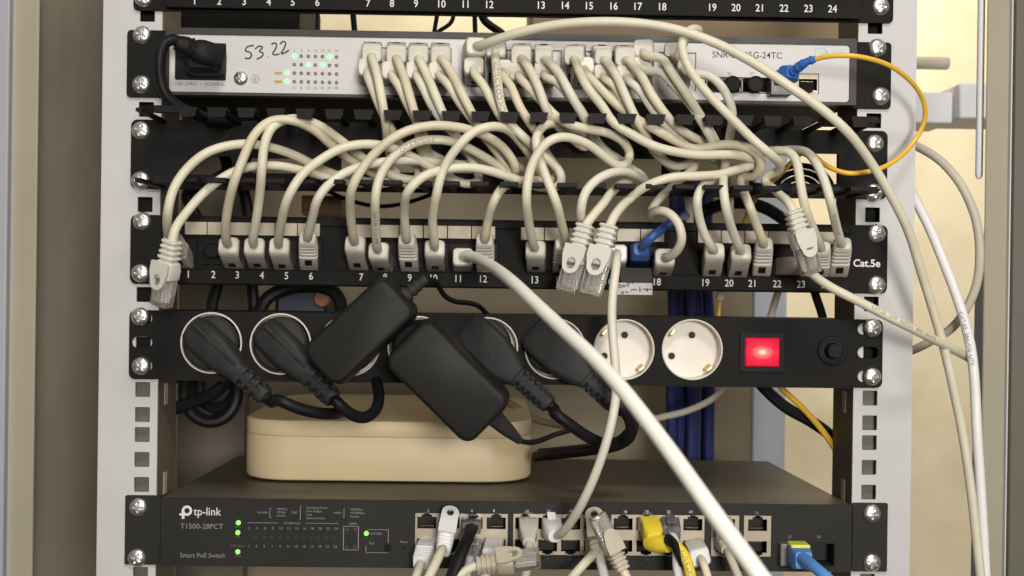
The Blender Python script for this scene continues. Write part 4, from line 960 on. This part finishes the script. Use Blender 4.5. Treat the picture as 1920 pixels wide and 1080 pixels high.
# ------------------------------------------------------------------ mains leads
def cord(parent, lst, r=3.9, m='black_rubber', n=12): return sheath(parent, spline(pts3(lst)), r, m, n, 'cord')
th = thing('power_lead', 'black mains lead with angled plug in the upper switch', 'power lead', U(375, 115, 8))
b = MB(); p, q = U(333, 84, 20), U(418, 146, 20)
b.loft([(-13, 22, 17, 3), (8, 23, 18, 3.5), (13, 21, 16, 4), (15, 17, 12, 4)], frame(U(388, 116, 10), (0, -1, 0))); b.build('plug', 'black_plastic', th, bevel=.4)
b = MB(); M = frame(U(398, 106, 20), U(330, 80, 30) - U(398, 106, 20)); L = (U(330, 80, 30) - U(398, 106, 20)).length
b.loft([(-6, 12, 14, 4), (0, 16, 16, 6), (L*.35, 16, 15, 6), (L*.5, 13.5, 13, 6)] + [q for k in range(3) for q in ((L*(.52+.12*k), 11.5, 11.5, 5.2), (L*(.56+.12*k), 11.5, 11.5, 5.2), (L*(.58+.12*k), 13 - k, 13 - k, 5.8 - .5*k), (L*(.62+.12*k), 13 - k, 13 - k, 5.8 - .5*k))] + [(L, 9, 9, 4.3)], M, n=5)
b.build('strain_relief', 'black_plastic', th)
cord(th, [(345,82,28),(328,74,32),(312,76,34),(302,92,36),(299,120,36),(301,152,34),(312,180,32),(335,200,28),(368,215,22),(410,228,10),(450,236,-10)], 3.5)
def schuko(i, cx, cy, ang, L1, cordpts, label, seed=0, slim=False):
    """angled mains plug in a socket; ang = direction of the body in the picture (deg, clockwise from right)"""
    th = thing('power_lead', label, 'power lead', U(cx, cy, 5), 'black mains plugs in the power strip')
    c = U(cx, cy, 5); b = MB(); M = frame(c, (0, -1, 0))
    b.lathe([(17.0, -9), (17.4, -2), (17.2, 2), (15.5, 3.4), (.1, 4.6)], M, n=40); 
    a = math.radians(ang); dv = Vector((math.cos(a), -.16, -math.sin(a)))
    Mb = frame(c + Vector((0, -6, 0)) - dv * 12, dv, Vector((0, -1, 0)))
    if slim: b.loft([(-3, 16, 10, 4), (2, 21, 16, 5), (22, 21, 18, 5), (34, 17, 16, 5), (40, 14, 14, 5)], Mb, n=4); b.loft([(0, 3, 3, 1, 3.5, 8.0), (36, 2.4, 2, .8, 3.2, 8.0)], Mb, n=2)
    else: b.loft([(-5, 22, 8, 3), (0, 27, 14, 4), (20, 27, 17, 4), (32, 22, 17, 4.5), (40, 16, 15, 4)], Mb, n=4)
    b.build('plug', 'plug_rubber', th)
    s = MB(); secs = [(40, 14.5, 13.5, 3.5)]
    nr = 3 if slim else 5; st = 5.6 if slim else 4.4
    for k in range(nr): secs += [(41 + k*st, 13.8 - k*.5, 12.6 - k*.4, 3.4), (41 + st*.4 + k*st, 13.6 - k*.5, 12.4 - k*.4, 3.4), (41 + st*.42 + k*st, 9.5, 9.4, 3.2), (41 + st*.95 + k*st, 9.5, 9.4, 3.2)]
    e = 41 + nr*st; secs += [(e, 12, 11, 3.6), (e + 4, 11, 10, 3.4), (e + 5, 8, 8, 3)]
    s.loft(secs, Mb, n=3); s.box(-1.6, 1.6, -6.3, 6.3, 40, e, 0, Mb); s.box(-6.6, 6.6, -1.6, 1.6, 40, e, 0, Mb); s.build('strain_relief', 'plug_rubber', th)
    endp = Mb @ Vector((0, 0, e + 3))
    sheath(th, spline([endp, endp + dv * 6] + pts3(cordpts)), 3.6, 'black_rubber', 12, 'cord')
    return th
schuko(0, 396, 643, 41, 60, [(522,750,40),(560,766,38),(600,775,32),(628,776,20),(650,772,-10)], 'black mains plug in the leftmost socket, body pointing lower right', slim=True)
schuko(1, 526, 645, 43, 60, [(630,752,40),(655,775,36),(682,784,30),(704,770,22),(711,745,14),(706,715,4),(698,690,-20)], 'black mains plug in the second socket, tucked under the upper adapter', slim=True)
schuko(4, 908, 648, 41, 60, [(1040,775,40),(1070,797,40),(1100,818,36),(1135,832,26),(1165,826,14),(1185,805,8)], 'black flat mains plug in the fifth socket beside the lower adapter')
schuko(5, 1036, 650, 42, 60, [(1160,755,38),(1180,785,34),(1184,812,28),(1165,832,16),(1130,840,4),(1080,846,-20),(1030,850,-45),(1005,856,-60)], 'black flat mains plug behind the thick diagonal cable')
def adapter(label, corners, d, depth, pinxy, stub):
    """corners in the picture: four front-face corners in order round the face"""
    P = [U(x, y, d) for x, y in corners]; c = sum(P, Vector()) / 4
    ex = ((P[1] - P[0]) + (P[2] - P[3])) / 2; ez = ((P[3] - P[0]) + (P[2] - P[1])) / 2
    wd, ht = ex.length + 3.6, ez.length + 3.0
    th = thing('power_adapter', label, 'power adapter', U(*pinxy, 5), 'black plug-in power adapters')
    M = frame(c, (0, -1, 0), ez); b = MB()
    b.loft([(-depth, wd - 5, ht - 5, 5), (-depth + 3, wd + 1, ht + 1, 7), (-depth*.55, wd + 3, ht + 3, 8), (-depth*.53, wd + 2.4, ht + 2.4, 8), (-4, wd + .5, ht + .5, 7.5), (-1.6, wd - 1.0, ht - 1.0, 7), (-.5, wd - 2.8, ht - 2.8, 6), (0, wd - 5, ht - 5, 5)], M, n=5)
    b.build('case', 'adapter_plastic', th)
    b = MB(); q = U(*pinxy, 5); b.lathe([(17, -9), (17, 0), (14, d - depth - 3)], frame(q, (0, -1, 0)), n=32); b.build('socket_base', 'black_plastic', th)
    return th, c, M
a1, c1_, M1 = adapter('black power adapter, upper tilted block with its plain front', [(711,526),(783,582),(627,721),(573,658)], 58, 34, (655, 648), None)
p0, p1 = U(762, 552, 42), U(800, 522, 42); b = MB(); L = (p1 - p0).length; M = frame(p0, p1 - p0)
b.loft([(-4, 11, 10, 3)] + [q for k in range(4) for q in ((L*.24*k, 10.5 - k, 9.5 - k, 3), (L*(.24*k + .12), 10.5 - k, 9.5 - k, 3), (L*(.24*k + .13), 7.6 - k*.4, 7.2 - k*.4, 2.6), (L*(.24*k + .22), 7.6 - k*.4, 7.2 - k*.4, 2.6))] + [(L, 5, 5, 2)], M); b.build('strain_relief', 'plug_rubber', a1)
cord(a1, [(796,525,42),(812,524,38),(822,535,30),(832,553,20),(852,565,8),(880,568,-6),(900,575,-20),(914,590,-30)], 1.7)
a2, c2_, M2 = adapter('black power adapter, lower larger block with glossy upper edge', [(727,682),(798,600),(953,753),(878,831)], 72, 58, (784, 650), None)
p0, p1 = U(936, 792, 40), U(976, 828, 36); b = MB(); L = (p1 - p0).length; b.loft([(-5, 11, 11, 3), (L*.4, 8.5, 8.5, 3), (L*.8, 6, 6, 2.5), (L, 4.4, 4.4, 2)], frame(p0, p1 - p0)); b.build('strain_relief', 'plug_rubber', a2)
cord(a2, [(974,826,36),(990,830,30),(1010,827,20),(1040,815,0),(1070,806,-20)], 1.7)

# ------------------------------------------------------------------ paper tag on the panel
th = thing('paper_tag', 'small paper tag with handwriting stuck under port 17', 'paper tag', U(1190, 540, 12))
p, q = U(1158, 530, 12), U(1223, 553, 12); b = MB(); b.box(p.x, q.x, -12.3, -12, q.z, p.z); b.build('paper', 'paper', th)
b = MB(); p, q = U(1163, 502, 11), U(1222, 531, 11); b.box(p.x, q.x, -12.2, -11.4, q.z, p.z); b.build('dark_flap', 'switch_paint', th)
h = MB()
for st in ([(1165,536),(1162,533),(1160,537),(1163,540),(1167,537),(1169,534),(1170,539),(1174,533),(1177,537)], [(1180,526),(1178,538)], [(1176,531),(1184,530),(1189,532)],
           [(1165,549),(1167,546),(1170,549),(1167,551),(1165,549)], [(1172,548),(1174,546),(1175,549),(1179,547)], [(1183,546),(1186,541),(1189,545),(1192,541),(1194,545)],
           [(1200,537),(1199,546),(1203,544),(1201,541)], [(1206,543),(1209,540),(1208,544),(1212,542)], [(1213,540),(1213,547),(1216,541),(1213,543)], [(1217,543),(1220,541),(1219,544),(1222,543)]):
    h.tube(spline([U(x, y, 12.4) for x, y in st], .4), .28, n=5, flat=.15)
h.build('handwriting', 'ink', th)

# ------------------------------------------------------------------ plugs and cables on the lower switch
G2 = 'network cables plugged into the lower switch'
def low(label, m='boot_white', grp=G2, at=(800, 1020)): return thing('patch_cable', label, 'network cable', U(at[0], at[1], 4), grp)
# 1: lower row, first socket
th = low('white ribbed plug in the first lower socket, cable leading down'); o, s0 = boot(th, U(803, 1022, 4), U(790, 1054, 27), 'rib', 'boot_white', False)
sheath(th, spline([s0] + pts3([(786,1066,36),(779,1084,44),(768,1120,50)])), RC, 'cable_cream')
# 2: loop boot, second upper socket
th = low('white plug with a loop latch in the second upper socket', at=(842, 985)); s0 = loose_plug(th, U(846, 954, 8), U(831, 1032, 34), 'boot_white', Vector((.08, -1, .55)), length=38, insert=True)
sheath(th, spline([s0] + pts3([(826,1036,46),(816,1058,54),(802,1086,60),(788,1125,64)])), RC + .2, 'cable_cream')
# 3: black flat cable
th = low('flat black network cable in the third upper socket', at=(886, 985)); bare_plug(th, U(886, 979, 2), U(884, 990, 20), 'smoked_plastic')
sheath(th, spline([U(885, 988, 20)] + pts3([(882,996,32),(873,1018,44),(861,1046,52),(846,1084,58),(830,1125,62)])), 4.0, 'black_rubber', flat=.6)
# 4: clear plug below it
th = low('clear plug without boot in the third lower socket', at=(886, 1025)); bare_plug(th, U(887, 1018, 2), U(882, 1050, 30), 'clear_plastic', up=Vector((0, -1, .3)))
sheath(th, spline([U(882, 1049, 29), U(879, 1062, 38), U(872, 1085, 46), U(862, 1120, 50)]), RC, 'cable_white')
# 5: white boot lower fourth
th = low('white smooth plug in the fourth lower socket', at=(926, 1022)); o, s0 = boot(th, U(928, 1022, 4), U(922, 1046, 28), 'cap', 'boot_white', False)
sheath(th, spline([s0] + pts3([(918,1060,38),(908,1084,46),(898,1120,50)])), RC, 'cable_white')
# 6: loose plug lying across
th = thing('patch_cable', 'loose plug with ribbed tail lying sideways across the lower switch', 'network cable', U(960, 1050, 50)); s0 = loose_plug(th, U(1013, 1046, 52), U(896, 1060, 52), 'boot_beige', Vector((.05, -.6, .8)), length=39)
sheath(th, spline([s0] + pts3([(885,1063,53),(872,1070,55),(858,1084,58),(840,1120,60)])), RC, 'cable_cream')
# 7: tapered boot
th = low('cream tapered plug in the fifth upper socket', at=(990, 985)); bare_plug(th, U(990, 978, 2), U(990, 984, 8), 'clear_plastic'); o, s0 = boot(th, U(990, 984, 6), U(992, 1019, 30), 'taper', 'boot_cream', False)
sheath(th, spline([s0] + pts3([(992,1030,36),(989,1052,40),(985,1084,42),(984,1120,44)])), RC, 'cable_cream_dark')
# 9: loop boot, eighth upper
th = low('cream plug with a loop latch half hidden by the loose clear plug', at=(1112, 980)); s0 = loose_plug(th, U(1112, 954, 8), U(1124, 1048, 34), 'boot_beige', Vector((-.1, -1, .55)), length=40, insert=True)
sheath(th, spline([s0] + pts3([(1128,1060,44),(1133,1080,48),(1140,1120,50)])), RC + .1, 'cable_white')
# 10: loose clear plug in front
th = thing('patch_cable', 'loose cream plug with clear tip hanging in front of the lower switch', 'network cable', U(1145, 1015, 60)); s0 = loose_plug(th, U(1119, 966, 62), U(1170, 1074, 66), 'boot_beige', Vector((.3, -1, .2)), length=42, hole='none')
sheath(th, spline([s0] + pts3([(1176,1084,67),(1186,1110,68),(1195,1140,68)])), RC, 'cable_cream')
# 11: cream cable crossing
th = low('cream cable slanting down left below the hanging clear plug', at=(1116, 1022)); o, s0 = boot(th, U(1114, 1022, 4), U(1117, 1030, 22), 'taper', 'boot_cream', False)
sheath(th, spline([s0] + pts3([(1114,1036,34),(1102,1050,44),(1088,1065,48),(1070,1086,50),(1045,1120,52)])), RC, 'cable_cream')
# 12: yellow
th = low('yellow plug and yellow printed cable taped with black tape', at=(1215, 990)); b = MB(); bare_plug(th, U(1212, 978, 2), U(1214, 985, 12), 'clear_plastic')
Mq = frame(U(1218, 985, 10), U(1228, 1012, 28) - U(1218, 985, 10)); b.loft([(-2, 12, 10.5, 1.2), (8, 12, 11, 1.4), (14, 12, 11, 3.5), (17, 9, 9, 3.6)], Mq)
M2_ = frame(U(1224, 1018, 24), U(1256, 1022, 34) - U(1224, 1018, 24)); b.loft([(-4, 9, 9, 4), (0, 11, 11, 4.5), (7, 11, 10.5, 4), (13, 9, 9, 3.6)], M2_, n=4); b.build('plug_boot', 'yellow_plastic', th)
yp_ = spline([U(1250, 1020, 32)] + pts3([(1262,1019,40),(1276,1030,46),(1288,1052,50),(1296,1084,52),(1299,1125,54)])); sheath(th, yp_, RC + .5, 'yellow_plastic'); print_on(th, yp_, RC + .5, arclen(yp_, 1296, 1082), 'CAT.5 UTP', 2.4, flip=True)
b = MB(); tp_ = spline(pts3([(1254,1014,36),(1264,1020,44),(1272,1040,48),(1280,1062,48)]), 1.5); b.tube(tp_, 4.6, 0, 12, rend=2.0, flat=.7); b.build('tape', 'black_rubber', th)
# 13: clear plug beside it
th = low('smoky clear plug beside the yellow plug', at=(1257, 985)); bare_plug(th, U(1256, 978, 2), U(1259, 1008, 26), 'smoked_plastic', up=Vector((0, -.5, 1)))
sheath(th, spline([U(1260, 1004, 24)] + pts3([(1266,1016,34),(1270,1034,40),(1268,1056,42),(1274,1086,42),(1280,1125,42)])), RC, 'cable_white')
# 14: white boot, last lower socket of the block
th = low('pale grey plug in the last lower socket of the third block', at=(1302, 1024)); o, s0 = boot(th, U(1302, 1026, 4), U(1313, 1046, 32), 'cap', 'boot_white', False, twist=.25)
sheath(th, spline([s0] + pts3([(1318,1054,40),(1326,1078,44),(1338,1120,46)])), RC - .3, 'cable_cream')
# 15: behind the thick cable
th = low('beige cable plugged behind the thick diagonal cable', at=(1358, 1022)); bare_plug(th, U(1357, 984, 2), U(1360, 1002, 18), 'smoked_plastic')
o, s0 = boot(th, U(1356, 1010, 4), U(1364, 1032, 22), 'taper', 'boot_beige', False); sheath(th, spline([s0] + pts3([(1368,1042,30),(1378,1066,36),(1388,1090,40),(1400,1125,42)])), RC - .2, 'boot_beige')

# ------------------------------------------------------------------ behind the front units
def ring(cx, cy, rx, ry, d, a0, a1, n=16, dd=10): return [(cx + rx*math.cos(math.radians(a0 + (a1-a0)*i/n)), cy + ry*math.sin(math.radians(a0 + (a1-a0)*i/n)), d + dd*i/n) for i in range(n + 1)]
th = thing('power_cable', 'coiled black power cable hanging under the left end of the power strip', 'power cable', U(390, 740, -90))
sheath(th, spline(pts3([(318,770,-60),(352,757,-66),(400,738,-76)] + ring(395, 735, 50, 56, -80, -30, 330, 20, 20) + [(430,700,-100),(400,690,-100),(360,700,-96),(335,715,-90)] + ring(408, 720, 36, 46, -100, 200, -20, 12, 8))), 4.6, 'black_rubber', 10, 'cord')
th = thing('power_cable', 'black cable loop lying behind the lower adapter lead', 'power cable', U(1080, 840, -70))
sheath(th, spline(pts3([(1010,853,-62),(1060,848,-66),(1110,842,-70),(1160,832,-76),(1188,800,-84),(1178,768,-90),(1150,745,-96)])), 4.4, 'black_rubber', 10, 'cord')
bn = thing('cable_bundle', 'vertical bundle of dark blue cables behind the power strip', 'cable bundle', U(1290, 800, -300))
for k in range(7):
    px = 1262 + k * 11; dz = -300 - 14 * (k % 3)
    sheath(bn, spline(pts3([(px + random.uniform(-4, 4), y, dz + random.uniform(-5, 5)) for y in (330, 420, 520, 620, 720, 800, 900, 1000)])), 5.0, 'blue_cable', 10, 'strand')
th = thing('network_cable', 'grey cable crossing the blue bundle under the power strip', 'network cable', U(1250, 780, -200)); sheath(th, spline(pts3([(1180,800,-200),(1230,785,-205),(1290,770,-210),(1340,745,-215),(1385,700,-220),(1400,640,-225)])), RC, 'cable_grey')
th = thing('network_cable', 'brown thin cable behind the lower adapter', 'network cable', U(990, 770, -180)); sheath(th, spline(pts3([(930,740,-170),(965,762,-175),(1000,785,-180),(1060,800,-190)])), RC, 'brown_wood')
th = thing('power_cable', 'black cable twisted with the yellow one right of the lit switch', 'power cable', U(1500, 770, -58)); sheath(th, spline(pts3([(1400,690,-70),(1440,735,-66),(1475,765,-64),(1520,790,-62),(1555,815,-60),(1580,850,-58),(1600,900,-58)])), 4.2, 'black_rubber', 10, 'cord')
th = thing('power_cable', 'black cable hanging straight behind numbers 22 to 24', 'power cable', U(1535, 565, -70)); sheath(th, spline(pts3([(1515,500,-70),(1528,550,-72),(1540,585,-74),(1552,640,-76)])), 3.0, 'black_rubber', 10, 'cord')
th = thing('network_cable', 'grey cable rising behind number 21', 'network cable', U(1450, 565, -110)); sheath(th, spline(pts3([(1470,500,-110),(1458,550,-112),(1446,590,-114),(1436,640,-114)])), RC, 'cable_grey')
co = thing('cable_coil', 'coil of thin black cables seen through the organiser near its right end', 'cable coil', U(1490, 330, -110))
for k in range(4):
    sheath(co, spline(pts3(ring(1500, 362, 62 - k*13, 52 - k*12, -110, 175, 345, 14, 8))), 2.1, 'black_rubber', 8, 'loop')
th = thing('power_cable', 'thick black cable curving behind ports 19 to 21', 'power cable', U(1420, 400, -90)); sheath(th, spline(pts3([(1290,420,-80),(1330,392,-84),(1380,380,-88),(1430,388,-92),(1470,412,-96),(1500,440,-100),(1520,500,-104)])), 4.4, 'black_rubber', 10, 'cord')
th = thing('power_cable', 'black cable crossing behind the organiser at far left', 'power cable', U(430, 300, -60)); sheath(th, spline(pts3([(400,230,-60),(420,290,-62),(426,320,-64),(350,365,-66),(365,400,-66),(395,450,-66),(410,520,-66),(398,570,-66),(394,620,-66)])), 4.0, 'black_rubber', 10, 'cord')
th = thing('power_cable', 'black cable hanging behind the panel left of the dark adapter', 'power cable', U(470, 560, -70)); sheath(th, spline(pts3([(440,300,-70),(462,380,-70),(470,450,-70),(472,520,-70),(478,600,-70)])), 4.0, 'black_rubber', 10, 'cord')
# dark socket strip with an orange lamp behind the panel
th = thing('power_brick', 'dark brick with an orange end showing under number 6', 'power brick', U(570, 555, -80)); b = MB(); p, q = U(515, 540, -80), U(612, 640, -80); b.box(p.x, q.x, 80, 130, q.z, p.z); b.build('case', 'blue_dark', th, bevel=3)
b = MB(); b.lathe([(6, 0), (6, 4), (5, 5)], frame(U(605, 560, -76), (0, -1, 0)), n=18); b.build('end_cap', 'orange', th)
th = thing('power_cable', 'black cable looped over the dark brick under number 5', 'power cable', U(600, 545, -70)); sheath(th, spline(pts3([(480,600,-60),(500,560,-64),(540,540,-66),(590,536,-66),(628,548,-66),(640,575,-66),(630,620,-66)])), 4.6, 'black_rubber', 10, 'cord')
th = thing('terminal_block', 'orange and brown block behind the organiser above number 6', 'terminal block', U(600, 395, -150)); b = MB(); p, q = U(565, 366, -150), U(640, 405, -150); b.box(p.x, q.x, 150, 190, q.z, p.z); b.build('case', 'brown_wood', th, bevel=2)
b = MB(); p, q = U(566, 366, -148), U(600, 396, -148); b.box(p.x, q.x, 146, 149.5, q.z, p.z); b.build('cover', 'orange', th, bevel=1)
th = thing('network_cable', 'thin dark cable sagging behind the organiser above number 8', 'network cable', U(720, 385, -140)); sheath(th, spline(pts3([(600,350,-140),(650,374,-140),(715,387,-140),(770,378,-140),(820,360,-140)])), 1.6, 'black_rubber', 8)
# wires seen in the gap between the top panel and the switch
for i, (pts, r) in enumerate([([(596,30,-120),(595,60,-118)], 1.6), ([(662,26,-120),(665,62,-120)], 2.2), ([(820,24,-120),(814,62,-120)], 1.6), ([(848,40,-120),(815,66,-116)], 1.6), ([(890,30,-120),(891,64,-120)], 1.8), ([(905,34,-118),(925,52,-118),(945,66,-118)], 3.0)]):
    lb = ['thin dark wire crossing the bright gap under number 4', 'dark wire crossing the bright gap under number 6', 'thin dark wire under number 10', 'slanting thin dark wire under number 10', 'upright dark wire under number 11', 'thick dark wire slanting under number 12'][i]
    th = thing('wire', lb, 'wire', U(pts[0][0], pts[0][1], -120)); sheath(th, spline(pts3([(pts[0][0] - 2, -20, pts[0][2])] + pts + [(pts[-1][0], 120, pts[-1][2])])), r, 'black_rubber', 8)

th = thing('power_brick', 'dark box lying behind the gap over the upper switch, left half', 'power brick', U(430, 45, -180)); b = MB(); p, q = U(255, -40, -180), U(560, 110, -180); b.box(p.x, q.x, 180, 300, q.z, p.z); b.build('case', 'black_steel', th, bevel=3)
th = thing('storage_box', 'tan box lying behind the gap over the upper switch, right half', 'box', U(1250, 45, -260)); b = MB(); p, q = U(995, -40, -260), U(1625, 110, -260); b.box(p.x, q.x, 260, 380, q.z, p.z); b.build('case', 'brown_wood', th, bevel=3)
